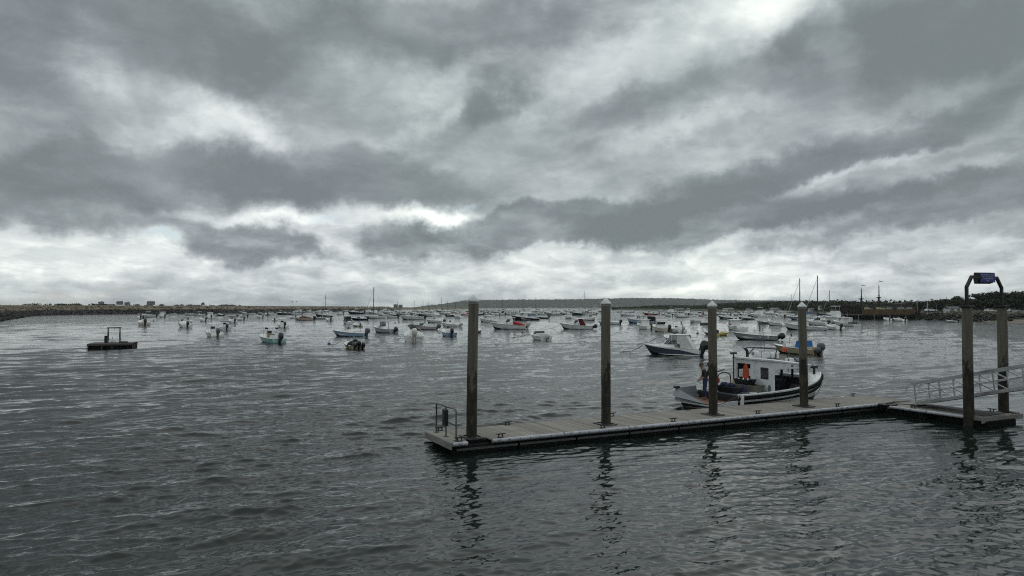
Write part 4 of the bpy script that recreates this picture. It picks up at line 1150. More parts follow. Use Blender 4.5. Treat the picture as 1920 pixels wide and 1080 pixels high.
# --- between the first and second pilings
B_('skiff', 880, 909, 624.5, 165, 'black hulled open boat half hidden behind the first piling', hull=M_BLKH)
B_('lob', 893, 941, 604.5, 8, 'white boat with a square wheelhouse just right of the first piling')
B_('walkr', 917, 988, 617.5, 6, 'large white cruiser with a bright red cockpit cover', motor=M_COWLW)
o = B_('lob', 956, 1013, 600.5, 10, 'long black hulled lobster boat with white cabin, behind the red covered cruiser', hull=M_BLKH)
B_('skiff', 1000, 1029, 597.5, 10, 'low black work boat behind the black lobster boat', hull=M_BLKH)
B_('bow', 985, 1036, 638, 16, 'white runabout with green-grey windshield and pale tilted outboard', motor=M_COWLW, tilt=-40)
B_('walkc', 1048, 1112, 617.5, 5, 'white cuddy cruiser with maroon canvas and black tilted outboard', tilt=-45, canvas=M_CANM)
B_('lob', 1053, 1082, 597.5, 12, 'white lobster boat with a high bow, behind the maroon canvas cruiser')
B_('lob', 1082, 1123, 601.5, 175, 'long white lobster boat pointing right, left of the second piling')
B_('low', 1120, 1162, 608.5, 6, 'low white boat crossing behind the second piling')
# --- between the second and third pilings
B_('lob', 1161, 1192, 592.5, 14, 'white fishing boat with black waterline in the far row right of the second piling')
B_('lob', 1205, 1234, 590.5, 10, 'far boat with a dark red hull, right of the second piling', hull=M_RED)
pb_ = B_('lob', 1174, 1232, 606.5, 8, 'pale blue lobster boat with a dark canvas stern shelter', hull=M_SKYB)
B_('pilot', 1186, 1230, 618, 8, 'white boat with a small glass wheelhouse, behind the cream boat')
B_('walk', 1213, 1264, 622.5, 6, 'cream hulled boat with a thin side stripe', hull=M_CREAM)
fb1 = B_('low', 1247, 1288, 623.5, 6, 'low white boat flying a small flag, beside the cream hulled boat', motor=M_COWLW)
us_flag(fb1, (-2.9, 0.3, 1.9), 0.8, 1.0, R(180), 0.9)
B_('cc', 1231, 1300, 646, 8, 'white boat mostly hidden behind the slate blue cruiser, only its bow showing', hull=M_GREYH)
B_('walk', 1243, 1264, 593, 14, 'small white cruiser in the far row left of the third piling')
B_('fly', 1264, 1294, 595.5, 12, 'white two-deck boat in the far row left of the third piling')
B_('lob', 1287, 1316, 604.5, 10, 'pale green lobster boat left of the third piling', hull=M_PALEG)
fb2 = B_('lob', 1311, 1350, 609, 170, 'dark sterned boat flying a large flag, behind the third piling', hull=M_NAVY)
us_flag(fb2, (-4.6, 0.0, 2.6), 1.5, 2.6, R(180), 0.15)
# --- right of the third piling
rl_ = B_('lob', 1352, 1404, 619, 8, 'long white boat with small red side panels, right of the third piling')
B_('lob', 1343, 1382, 598.5, 8, 'black hulled boat in the far row just right of the third piling', hull=M_BLKH)
B_('lob', 1379, 1415, 599.5, 8, 'black hulled boat with white deck, second in the far row right of the third piling', hull=M_BLKH)
B_('lob', 1412, 1446, 607.5, 10, 'boat with a dark green flared bow, right of the third piling', hull=M_DGREEN)
B_('lob', 1431, 1482, 611, 8, 'white lobster boat with three dark cabin windows, left of the fourth piling')
ccw = B_('cc', 1374, 1457, 637.5, 4, 'white open boat with two hanging white fenders and black tilted outboard', tilt=-48, hull=M_GREYH, bottom=M_BOTK)
for x in (-0.9, -2.1):
    b = MB(); b.tube([(x, 1.24, 0.68), (x, 1.24, 0.62), (x, 1.24, 0.22), (x, 1.24, 0.16)], [0.03, 0.1, 0.1, 0.03], 8); b.build('fender', M_CANW, ccw, True)
b = MB(); b.tube([(-0.7, 0.3, 1.0), (-0.7, 0.3, 2.6)], 0.02, 6); b.build('flag_staff', M_TUBE, ccw)
b = MB(); b.tube([(-0.72, 0.3, 2.5), (-0.78, 0.32, 1.9), (-0.74, 0.3, 1.35)], [0.06, 0.12, 0.05], 7); b.build('furled_flag', M_FLAGR, ccw, True)
# --- round the fourth piling
B_('sail', 1471, 1500, 593, 20, 'sloop with the shortest of the three masts left of the fourth piling', cat='sailboat', name='sailboat', length=8.6)
B_('sail', 1480, 1528, 600, 14, 'pale blue hulled sloop whose mast rises above the fourth piling', cat='sailboat', name='sailboat', hull=M_SKYB, canvas=M_CANB, length=11.8)
B_('sail', 1516, 1560, 606, 10, 'white sloop with the tall mast just right of the fourth piling', cat='sailboat', name='sailboat', length=10.8)
B_('lob', 1471, 1549, 619, 4, 'long white boat crossing behind the fourth piling', motor=M_COWL)
B_('walk', 1508, 1556, 610, 8, 'white cruiser with a dark window band, right of the fourth piling')
B_('cc', 1543, 1583, 618.5, 6, 'small white open boat with round black outboard, right of the fourth piling')
tr_ = B_('lob', 1555, 1613, 611.5, 6, 'white lobster boat with dark traps at its stern, rightmost of the fleet')
B_('fly', 1546, 1580, 602, 40, 'tall white boat with a wheelhouse tower beside the ship pier', length=13.0)
B_('sail', 1546, 1572, 600, 25, 'small sloop with the mast beside the tower boat, near the pier', cat='sailboat', name='sailboat', length=8.4)
# --- by the pier and the right shore
B_('low', 1653, 1672, 600.5, 10, 'small white boat against the dark pier, left of a larger one')
B_('cc', 1671, 1700, 602.5, 8, 'white open boat with black outboard against the dark pier')
B_('skiff', 1771, 1798, 604.5, 8, 'low dark skiff off the rocks, left of the sign pilings', hull=M_GREYH)
B_('dinghy', 1820, 1834, 607.5, 6, 'tiny dark dinghy seen between the two sign pilings', cat='dinghy', name='dinghy', group='dinghies')
B_('dinghy', 1905, 1918, 607.5, 6, 'tiny dinghy near the right edge beyond the sign pilings', cat='dinghy', name='dinghy', group='dinghies')

# things that mark single boats
for ch in list(fr_.children):
    if ch.name.startswith(('wheelhouse', 'roof')):
        for g_ in list(ch.children): bpy.data.objects.remove(g_)
        bpy.data.objects.remove(ch)
console(fr_, -.1, .5, .35, 1.0, True)
for x in (-.75, .35):
    MB().tube([(x, -.75, .7), (x, -.72, 2.3), (x, .72, 2.3), (x, .75, .7)], .05, 6).build('shelter_frame', M_TRIM, fr_)
for y in (-.72, .72): MB().tube([(-.75, y, 2.3), (.35, y, 2.3)], .05, 6).build('shelter_rail', M_TRIM, fr_)
MB().box((.32, -.7, 1.2), (.36, .7, 2.28)).build('shelter_glass', M_CLEAR, fr_)
MB().rings([[(0.45, y, .80), (0.6, y, 1.04 - abs(y) * .1), (2.2, y * .62, 1.12 - abs(y) * .08), (2.9, y * .2, 1.06), (2.9, y * .2, .95)] for y in (-1.12, -.5, 0, .5, 1.12)]).build('bow_cover', M_CANK, pk)
for x in (-.2, .5): MB().tube([(x, .3, 1.2), (x - .1, .3, 3.6)], .025, 5).build('whip_antenna', M_CANW, sb_)
MB().rings([[(-4.6, y, .8), (-4.5, y, 2.4 - abs(y) * .1), (-2.1, y, 2.5 - abs(y) * .1), (-2.1, y, .9)] for y in (-1.3, -.4, .4, 1.3)]).build('stern_shelter', M_CANK, pb_)
for x in (-.3, .5): MB().box((x, 1.10, 1.2), (x + .45, 1.17, 1.6)).build('red_panel', M_FLAGR, rl_)
for k in range(4): MB().box((-4.6 + k * .62, -.9, .36), (-4.05 + k * .62, .9, .95 + .25 * (k % 2))).build('lobster_trap', M_IRON, tr_)

# ------------------------------------------------------------------ far fleet: too small to tell one from the next
rf = random.Random(11)
ORD = ['first', 'second', 'third', 'fourth', 'fifth', 'sixth', 'seventh', 'eighth', 'ninth', 'tenth', 'eleventh', 'twelfth', 'thirteenth', 'fourteenth', 'fifteenth', 'sixteenth', 'seventeenth', 'eighteenth', 'nineteenth', 'twentieth',
       'twenty-first', 'twenty-second', 'twenty-third', 'twenty-fourth', 'twenty-fifth', 'twenty-sixth', 'twenty-seventh', 'twenty-eighth', 'twenty-ninth', 'thirtieth']
def nth(k):
    n = k + 1
    return '%d%s' % (n, 'th' if 10 <= n % 100 <= 20 else {1: 'st', 2: 'nd', 3: 'rd'}.get(n % 10, 'th'))
KIND_WORDS = {'lob': 'lobster boat', 'walk': 'hardtop cruiser', 'cct': 'T-top boat', 'cc': 'open boat', 'pilot': 'wheelhouse boat', 'fly': 'two-deck cruiser', 'bow': 'runabout', 'low': 'low boat'}
HULL_WORDS = {None: 'white', 'navy_gelcoat': 'navy', 'black_hull': 'black', 'cream_gelcoat': 'cream', 'pale_blue_gelcoat': 'pale blue', 'grey_gelcoat': 'grey', 'dark_green_hull': 'dark green'}
FAR = [(700, 876, 583.5, 594, 34, 'far crowd left of the first piling', 'crowded far boats left of the first piling'),
       (892, 1046, 582, 592, 42, 'far crowd right of the first piling', 'crowded far boats right of the first piling'),
       (1040, 1126, 582, 591, 20, 'far row left of the second piling', 'far boats left of the second piling'),
       (1146, 1244, 584, 590, 4, 'far row right of the second piling', 'far boats right of the second piling'),
       (1238, 1330, 585, 594, 11, 'far row left of the third piling', 'far boats left of the third piling'),
       (1346, 1482, 586, 596, 20, 'far row right of the third piling', 'far boats right of the third piling'),
       (440, 690, 584.5, 589, 15, 'row under the breakwater', 'tiny boats under the breakwater')]
for x0, x1, y0, y1, n, lab, grp in FAR:
    for k in range(n):
        x = x0 + (x1 - x0) * (k + rf.random()) / n
        y = y0 + (y1 - y0) * rf.random() ** 1.2
        kind = rf.choice(['lob', 'lob', 'walk', 'walk', 'cct', 'cc', 'pilot', 'fly', 'bow', 'low'])
        hl = rf.choice([None, None, None, None, None, M_NAVY, M_BLKH, M_CREAM, M_SKYB, M_GREYH, M_DGREEN])
        d_ = at(x, y).y
        B_(kind, x - 12, x + 12, y, rf.uniform(0, 50), 'tiny %s %s, %s from left in the %s' % (HULL_WORDS[hl.name if hl else None], KIND_WORDS[kind], nth(k), lab.replace('the ', '')), hull=hl, bottom=rf.choice([M_BOTK, M_BOTR, M_BOTB]), length={'lob': 10.0, 'fly': 11.5, 'walk': 8.0}.get(kind, 6.8) * rf.uniform(0.85, 1.15), group=grp)
# far masts, by photo x and mast height in pixels
for x, y, h, lab in [(611.5, 585, 33, 'far sloop mast over the breakwater, left of the tallest mast'), (746.5, 584, 21, 'far small sloop, first thin mast right of the tallest mast'), (777.5, 584, 21, 'far small sloop, second thin mast right of the tallest mast'),
                     (794, 585, 22, 'far small sloop, mast at the left foot of the long hill'), (804, 584, 19, 'far small sloop, short mast at the left foot of the hill'), (828.7, 585, 28, 'far sloop, tallest mast against the left end of the hill'),
                     (839.5, 584, 20, 'far small sloop, short mast left of the first piling'), (855, 585, 20, 'far small sloop, dark mast nearest the first piling on its left'), (942.6, 585, 27, 'far sloop, first mast right of the first piling'),
                     (981, 584.5, 24, 'far sloop, second mast right of the first piling'), (1006, 585, 28, 'far sloop, third mast right of the first piling')]:
    c = at(x, y); L_ = (h / F * c.y + CAM_H * 0) / 13.2 * 9.5
    B_('sail', x - 9, x + 9, y, rf.uniform(10, 45), lab, cat='sailboat', name='sailboat', length=L_, group='far sailboats', hull=rf.choice([None, None, M_NAVY]))

# ------------------------------------------------------------------ slate blue express cruiser near the third piling
def make_express():
    c = at(1258, 667); az0 = math.degrees(math.atan2(c.x, c.y)); a = 14
    L, Bm, fs, fb = 7.9, 2.75, 0.80, 1.42
    root = thing('express_cruiser', (0, 0, 0), 'slate blue express cruiser with white hardtop and canvas, left of the third piling', 'boat', 'boats moored in the harbour')
    h = R(az0 - 90 + a); d = Vector((c.x, c.y, 0)).normalized()
    root.location = Vector((c.x, c.y, 0)) + d * 1.3 + Vector((0.1, 0, 0)); root.rotation_euler = (R(0.8), R(-0.8), math.atan2(math.cos(h), math.sin(h))); root.scale = (.77, .77, .77)
    k = dict(rake=0.13)
    hb = hull_mesh('hull', L, Bm, fs, fb, td=0.42, sole=0.35, boot=0.06, **k)
    hb.build('hull', [M_SLATE, M_BOTK, M_DECKW], root, True)
    # white topside cap above the coloured band, stepping down to the stern, and white boot stripe
    for s in (-1, 1):
        up = sheer_pts(L, Bm, fs, fb, side=s, dz=0.03, out=0.012, **k); lo = sheer_pts(L, Bm, fs, fb, side=s, dz=-0.14, out=-0.004, **k)
        b = MB(); b.sheet([up, [(x, y, z - max(0, (4 - i)) * 0.09) for i, (x, y, z) in enumerate(lo)]]); b.build('sheer_band', M_GEL, root)
        bt = []
        for i in range(13):
            t = i / 14; u = max(0, (t - .42) / .58); bb = Bm / 2 * (1 - u ** 2.2) * (0.93 + 0.07 * min(1, t / .4))
            bc = bb * (.82 - .42 * u ** 1.5); zc = max(0.06, 0.02 + 0.42 * fb * u ** 3 + .02)
            yy = bc + (bb - bc) * .30 + 0.014
            bt.append(((-L / 2 + t * (L - 0.13 * L * .72)), s * yy, zc))
        b = MB(); b.sheet([bt, [(x, y + s * 0.012, z + 0.13) for x, y, z in bt]]); b.build('boot_stripe', M_GEL, root)
        b = MB(); b.tube(sheer_pts(L, Bm, fs, fb, side=s, dz=-0.13, out=0.012, t0=0.32, **k), 0.020, 5); b.build('rub_rail', M_TRIM, root)
    # foredeck trunk, wrap windshield, hardtop and its struts
    b = MB(); b.rings([[(-0.6, -1.05, 1.0), (1.2, -0.9, 1.12), (2.9, -0.3, 1.28), (2.9, 0.3, 1.28), (1.2, 0.9, 1.12), (-0.6, 1.05, 1.0)],
                       [(-0.5, -0.95, 1.50), (1.0, -0.72, 1.46), (2.5, -0.2, 1.36), (2.5, 0.2, 1.36), (1.0, 0.72, 1.46), (-0.5, 0.95, 1.50)]])
    b.build('cuddy', M_DECKW, root, True)
    ws = MB(); P0 = [(-0.55, -1.0), (0.5, -0.86), (1.05, -0.45), (1.05, 0.45), (0.5, 0.86), (-0.55, 1.0)]
    ws.sheet([[(x, y, 1.46) for x, y in P0], [(x - 0.55, y * .95, 2.06) for x, y in P0]]); wso = ws.build('windshield', M_GLASS, root)
    b = MB()
    b.tube([(x - 0.55, y * .95, 2.06) for x, y in P0], 0.03, 6)
    for x, y in P0: b.tube([(x, y, 1.46), (x - 0.55, y * .95, 2.06)], 0.024, 6)
    b.build('frame', M_GEL, wso)
    b = MB()
    def ring(z, i): return [(-2.2 + i, -.95 + i, z), (0.35 - i, -1.0 + i, z), (0.75 - i, -0.6, z), (0.75 - i, 0.6, z), (0.35 - i, 1.0 - i, z), (-2.2 + i, .95 - i, z)]
    b.rings([ring(2.72, .06), ring(2.77, 0), ring(2.86, .1)]); ht = b.build('hardtop', M_DECKW, root, True)
    b = MB(); b.lathe([(0, 0), (.2, 0), (.2, .1), (0, .16)], 12, (-0.3, 0, 2.86)); b.build('radar_dome', M_TRIM, ht, True)
    b = MB(); b.tube([(-1.5, .5, 2.86), (-1.5, .5, 3.05)], .02, 6); b.tube([(-1.7, .3, 2.86), (-1.7, .3, 3.02)], .02, 6); b.build('horn', M_TRIM, ht)
    for s in (-1, 1):
        b = MB(); b.tube([(1.5, s * 0.8, 1.30), (0.3, s * 0.93, 2.72)], 0.032, 6); b.tube([(-0.35, s * 1.02, 1.1), (-0.1, s * 0.95, 2.72)], 0.030, 6); b.tube([(-1.0, s * 1.08, 1.0), (-1.6, s * 0.93, 2.72)], 0.030, 6); b.build('hardtop_strut', M_GEL, root)
        b = MB(); b.add([(0.0, s * 0.99, 2.06), (0.35, s * 0.92, 2.06), (0.1, s * 0.94, 2.70), (-0.9, s * 0.95, 2.70), (-1.0, s * 0.99, 2.06)], [(0, 1, 2, 3, 4)]); b.build('side_curtain', M_CLEAR, root)
        b = MB(); b.add([(-0.9, s * 1.03, 1.02), (-0.9, s * 0.97, 2.70), (-2.05, s * 0.95, 2.70), (-3.15, s * 1.05, 0.98)], [(0, 1, 2, 3)]); b.build('canvas_side', M_CANW, root)
        b = MB(); b.bbox((-1.3, s * 1.07 - .01, 1.08), (-0.95, s * 1.07 + .01, 1.55), 0.008); b.build('side_window', M_GLASS, root)
    b = MB(); b.sheet([[(-2.05, y, 2.70), (-2.6, y, 1.85), (-3.15, y * 1.1, 0.95)] for y in (-.95, -.3, .3, .95)]); b.build('canvas_back', M_CANW, root)
    b = MB(); b.bbox((-3.95, -1.0, 0.30), (-3.2, 1.0, 0.42), 0.03); b.build('swim_platform', M_GEL, root)
    for y in (0.0,):
        outboard(root, -3.75, y, 0.85, -12, M_COWL, 1.75)
    bow_rail(root, L, Bm, fs, fb, t0=0.62, h=0.3, **k)
    root['bow'] = 1
    return root
EXPRESS = make_express()
del EXPRESS['bow']

# ------------------------------------------------------------------ cluttered tan work skiff
def make_clutter():
    o = B_('skiff', 636, 686, 655, 40, 'tan work skiff heaped with dark tarps and gear, nearest boat left of the first piling', hull=M_TAN, name='work_skiff')
    rnd = random.Random(5)
    for k in range(7):
        b = MB(); x, y = rnd.uniform(-2.4, 0.6), rnd.uniform(-.6, .6); s = rnd.uniform(.22, .42)
        b.rings([[(x + s * (1 + .2 * rnd.random()) * math.cos(q) * w, y + s * math.sin(q) * w * (1 + .3 * rnd.random()), 0.35 + zz) for q in [i * math.pi / 4 for i in range(8)]] for w, zz in ((1, 0), (1.05, s * .7), (.6, s * 1.4), (.15, s * 1.6))])
        b.build('gear_heap', [M_CANK, M_TAN, M_CANK, M_IRON][k % 4], o)
    outboard(o, -2.78, 0.55, 0.42, -20, M_COWL, .9); outboard(o, -2.78, -0.55, 0.42, -25, M_COWL, .9)
    b = MB(); b.rings([[(-1.9, y, .7), (-1.4, y, 1.35 - abs(y) * .5), (-0.4, y, 1.1 - abs(y) * .4), (0.1, y, .6)] for y in (-.75, 0, .75)]); b.build('tarp', M_CANK, o)
    for k in range(4):
        b = MB(); b.tube([(-1.8 + k * .7, .5 - .3 * k % .7, .5), (-1.9 + k * .7, .5 - .3 * k % .7, 1.7)], .02, 5); b.build('rod', M_TUBE, o)
make_clutter()

# ------------------------------------------------------------------ pale whaler with a blue tarp beyond the work boat
def make_whaler():
    o = B_('low', 1441, 1541, 665, 12, 'old cream skiff with a blue tarp and weathered outboards, behind the work boat', hull=M_TAN, motor=M_COWLG, name='work_skiff')
    for ch in list(o.children):
        if ch.name.startswith(('console', 'seat')):
            for g_ in list(ch.children): bpy.data.objects.remove(g_)
            bpy.data.objects.remove(ch)
    b = MB(); b.rings([[(-1.9, y, .78), (-1.8, y, 1.75 - abs(y) * .1), (-0.75, y, 1.72 - abs(y) * .15), (-0.6, y, .8)] for y in (-.85, -.3, .3, .85)]); b.build('tarp', M_CANB, o)
    b = MB(); b.bbox((0.2, -.6, .4), (1.1, .6, 1.0), .05); b.build('chest', M_CANW, o)
    outboard(o, -3.27, 0.6, 0.5, -30, M_COWLG, .9)
    b = MB(); b.tube([(0.8, .2, 1.0), (0.5, .2, 2.6)], .025, 6); b.tube([(0.5, .2, 2.5), (0.35, .2, 2.1)], .06, 6); b.build('davit', M_IRON, o)
    b = MB(); b.bbox((-2.9, -.8, .6), (-2.2, .8, .95), .05); b.build('gear_box', M_TAN, o)
make_whaler()

# ------------------------------------------------------------------ yellow skiff pair by the third piling
def make_yellow():
    o = B_('skiff', 1312, 1352, 629, 8, 'dark bowed skiff half hidden by the third piling', hull=M_BLKH, name='work_skiff')
    o = B_('skiff', 1334, 1374, 629.5, 172, 'yellow work skiff loaded with gear, just right of the third piling', hull=M_YEL, name='work_skiff')
    rnd = random.Random(9)
    for k in range(5):
        b = MB(); x, y = rnd.uniform(-2.2, 1.0), rnd.uniform(-.5, .5); s = rnd.uniform(.25, .4)
        b.rings([[(x + s * math.cos(q) * w, y + s * math.sin(q) * w, 0.35 + zz) for q in [i * math.pi / 4 for i in range(8)]] for w, zz in ((1, 0), (1.05, s * .7), (.6, s * 1.4), (.1, s * 1.6))])
        b.build('gear_heap', [M_YEL, M_CANW, M_TAN][k % 3], o)
make_yellow()

# ------------------------------------------------------------------ mooring lines and buoys
M_ROPE = mat('wet_rope', (0.05, 0.05, 0.045), 0.8)
M_BUOYW = mat('white_buoy', (0.72, 0.72, 0.70), 0.5, stain=(0.3, 0.3, 0.22), stain_amt=0.6, sscale=4)
M_BUOYB = mat('blue_buoy_band', (0.03, 0.08, 0.25), 0.5)
def buoy(px, py, label, r=0.28, m=None):
    c = at(px, py)
    root = thing('mooring_buoy', (c.x, c.y, 0), label, 'buoy', 'mooring buoys')
    MB().lathe([(0.0, -r), (r * .7, -r * .7), (r, -.05), (r, .02)] + [(r, .02), (r * .98, .12)] + [(r * .75, r * .75), (r * .3, r * 1.0), (0.0, r * 1.03)], 14).build('ball', m or M_BUOYW, root, True)
    MB().tube([(0, 0, r), (0, 0, r + .22), (.05, 0, r + .28)], .03, 6).build('eye', M_IRON, root)
    return c
BUOYS = [(1166, 659.5, 'white mooring ball on the line from the slate blue cruiser', .26), (1196, 645, 'white mooring ball left of the boat hidden behind the slate blue cruiser', .26),
         (931.5, 645.5, 'white float on the open water right of the first piling, nearest one', .3), (964, 632.5, 'small buoy ahead of the runabout with the pale outboard', .25), (979.5, 624, 'small dark spar buoy below the red covered cruiser', .25),
         (746, 635.5, 'mooring ball between the pale blue boat and the squarely stern-on boat', .28), (312, 598.5, 'small white buoy right of the square wheelhouse boat at left', .3), (288, 602.5, 'small dark float between the leftmost boats', .28),
         (617, 645, 'small dark float ahead of the tan work skiff', .22), (566, 607.5, 'small buoy below the maroon covered boat', .28), (1166, 614.5, 'small buoy left of the cream hulled boat', .3), (1308, 625.5, 'small dark float ahead of the dark bowed skiff', .25),
         (1297, 608, 'small dark buoy in the gap left of the third piling', .3), (741, 606, 'left one of two small dark floats above the grey-white pilot boat', .25), (748, 605.5, 'right one of two small dark floats above the grey-white pilot boat', .25)]
for x, y, lab, r in BUOYS:
    buoy(x, y, lab, r, M_BUOYB if 'dark' in lab else None)
def mooring(p0, p1, label, sag=0.25):
    p0, p1 = Vector(p0), Vector(p1)
    pts = []
    for k in range(11):
        t = k / 10; p = p0.lerp(p1, t); z = max(0.04, p0.z * (1 - t) ** 2.2 + 0.05)
        pts.append((p.x, p.y, z))
    b = MB(); b.tube(pts, 0.03, 5); o = b.build('mooring_line', M_ROPE)
    tag(o, label, 'rope', 'mooring lines')
bpy.context.view_layer.update()
mooring(EXPRESS.matrix_basis @ Vector((3.9, 0, 1.25)), at(1166, 659.5), 'dark mooring line from the slate blue cruiser bow to its ball')
mooring(at_dist(1232, 634, at(1232, 646).y), at(1196, 645), 'mooring line from the boat hidden behind the slate blue cruiser')
mooring(at_dist(1050, 608, at(1050, 616.5).y), at(1032, 615.5), 'mooring line at the bow of the maroon canvas cruiser')
mooring(at_dist(987, 628, at(987, 637).y), at(964, 632.5), 'mooring line from the runabout with the pale outboard')
mooring(at_dist(637, 642, at(637, 653).y), at(617, 645.5), 'mooring line from the tan work skiff bow to its dark float')
mooring(at_dist(1473, 612, at(1473, 618).y), at(1446, 616.5), 'mooring line ahead of the long white boat by the fourth piling')
for k, (x, y, lab) in enumerate([(548, 566, 'left one of two distant birds flying over the breakwater'), (556.5, 565.5, 'right one of two distant birds flying over the breakwater')]):
    p = at_dist(x, y, 380)
    root = thing('flying_bird', p, lab, 'bird', 'flying birds', rz=0.4 * k)
    M_BIRD = mat('dark_feathers', (0.04, 0.04, 0.04), 0.8)
    MB().tube([(-.35, 0, 0), (-.2, 0, .02), (.1, 0, .03), (.3, 0, .05), (.42, 0, .04)], [.02, .09, .12, .07, .02], 7).build('body', M_BIRD, root, True)
    for s in (-1, 1):
        MB().rings([[(-.12, s * .08, .05), (.14, s * .08, .05), (.14, s * .08, .08), (-.12, s * .08, .08)], [(-.08, s * .45, .28), (.12, s * .45, .28), (.12, s * .45, .30), (-.08, s * .45, .30)], [(-.16, s * .95, .18), (-.04, s * .95, .18), (-.04, s * .95, .19), (-.16, s * .95, .19)]]).build('wing', M_BIRD, root)
for p_ in list(PROTO.values()):
    def rm(o):
        for c_ in list(o.children): rm(c_)
        bpy.data.objects.remove(o)
    rm(p_)
# ------------------------------------------------------------------ land
def noise1(x, seed=0):
    r = random.Random(seed); v = 0.0
    for k in range(6):
        f = 2 ** k * 0.6; v += math.sin(x * f + r.uniform(0, 6.3)) / (1.5 ** k) * r.uniform(.5, 1)
    return v / 2.2

def rock_mat():
    m = bpy.data.materials.new('breakwater_rock'); m.use_nodes = True
    t = m.node_tree; b = t.nodes['Principled BSDF']; b.inputs['Roughness'].default_value = 0.85
    g = N(t, 'ShaderNodeNewGeometry'); sp = N(t, 'ShaderNodeSeparateXYZ', {0: g.outputs['Position']})
    nz = N(t, 'ShaderNodeTexNoise', {'Vector': g.outputs['Position'], 'Scale': 0.55, 'Detail': 5.0, 'Roughness': 0.7})
    n2_ = N(t, 'ShaderNodeTexNoise', {'Vector': g.outputs['Position'], 'Scale': 0.12, 'Detail': 3.0})
    cr_ = N(t, 'ShaderNodeValToRGB', {0: nz.outputs[0]}); e = cr_.color_ramp.elements
    e[0].position = .3; e[0].color = (0.09, 0.073, 0.05, 1); e[1].position = .7; e[1].color = (0.27, 0.225, 0.155, 1)
    zz_ = N(t, 'ShaderNodeMath', {0: sp.outputs[2], 1: N(t, 'ShaderNodeMapRange', {0: n2_.outputs[0], 1: .3, 2: .7, 3: -.5, 4: .5}).outputs[0]}, operation='ADD')
    wet = N(t, 'ShaderNodeMapRange', {0: zz_.outputs[0], 1: 2.9, 2: 3.7, 3: 1.0, 4: 0.0})
    mx = N(t, 'ShaderNodeMix', {0: wet.outputs[0], 6: cr_.outputs[0], 7: (0.014, 0.013, 0.010, 1)}, data_type='RGBA')
    t.links.new(mx.outputs[2], b.inputs['Base Color'])
    return m
M_ROCK = rock_mat()
M_DUNE = mat('dune_grass', (0.135, 0.115, 0.058), 0.95, noise=0.35, nscale=0.12, stain=(0.05, 0.055, 0.03), stain_amt=0.8, sscale=0.05)
M_BANK = mat('shore_bank', (0.05, 0.056, 0.03), 0.95, noise=0.35, nscale=0.12, stain=(0.10, 0.095, 0.065), stain_amt=0.7, sscale=0.06)
M_FOREST = mat('wooded_hill', (0.030, 0.040, 0.026), 0.95, noise=0.5, nscale=0.012, stain=(0.055, 0.062, 0.035), stain_amt=0.7, sscale=0.006)
M_LEAF = mat('dark_foliage', (0.036, 0.046, 0.022), 0.9, noise=0.5, nscale=0.35)
M_LEAF2 = mat('olive_foliage', (0.055, 0.058, 0.030), 0.9, noise=0.5, nscale=0.35)
M_SCRUB = mat('scrub_foliage', (0.045, 0.050, 0.028), 0.9, noise=0.5, nscale=0.2)
M_BARK = mat('bark', (0.05, 0.042, 0.032), 0.9, noise=0.3)
M_SAND = mat('beach_sand', (0.15, 0.13, 0.095), 0.9, noise=0.2, nscale=0.4)
M_ROOF = mat('grey_shingle_roof', (0.10, 0.10, 0.105), 0.85, noise=0.2)
M_SIDE = mat('weathered_siding', (0.20, 0.20, 0.205), 0.8, noise=0.15)
M_SIDEW = mat('white_siding', (0.62, 0.62, 0.60), 0.7, noise=0.08)

def offset_path(path, d):
    out = []
    for i, p in enumerate(path):
        a = path[max(i - 1, 0)]; b = path[min(i + 1, len(path) - 1)]
        t = Vector((b.x - a.x, b.y - a.y, 0)).normalized()
        out.append(Vector((p.x - t.y * d, p.y + t.x * d, 0)))
    return out

def dense(path, step):
    out = []
    for a, b in zip(path[:-1], path[1:]):
        n = max(1, int((b - a).length / step))
        out += [a.lerp(b, k / n) for k in range(n)]
    return out + [path[-1]]

ICO_V, ICO_F = None, None
def ico():
    global ICO_V, ICO_F
    if ICO_V is None:
        bm = bmesh.new(); bmesh.ops.create_icosphere(bm, subdivisions=1, radius=1.0)
        ICO_V = np.array([v.co[:] for v in bm.verts]); ICO_F = np.array([[v.index for v in f.verts] for f in bm.faces]); bm.free()
    return ICO_V, ICO_F

def np_mesh(name, V, Fc, m):
    me = bpy.data.meshes.new(name); k = Fc.shape[1]
    me.vertices.add(len(V)); me.vertices.foreach_set('co', V.astype(np.float32).ravel())
    me.loops.add(Fc.size); me.loops.foreach_set('vertex_index', Fc.astype(np.int32).ravel())
    me.polygons.add(len(Fc)); me.polygons.foreach_set('loop_start', np.arange(0, Fc.size, k, dtype=np.int32)); me.polygons.foreach_set('loop_total', np.full(len(Fc), k, dtype=np.int32))
    me.update(); me.validate(); me.materials.append(m)
    return me

def boulders(name, centers, sizes, m, seed=1, flat=.75):
    V0, F0 = ico(); r = np.random.default_rng(seed); n = len(centers)
    V = V0[None] * (1 + 0.28 * r.normal(size=(n, len(V0), 1))) * np.array(sizes)[:, None, None]
    V[:, :, 2] *= flat
    V += np.array(centers)[:, None, :]
    Fc = F0[None] + (np.arange(n) * len(V0))[:, None, None]
    return np_mesh(name, V.reshape(-1, 3), Fc.reshape(-1, 3), m)

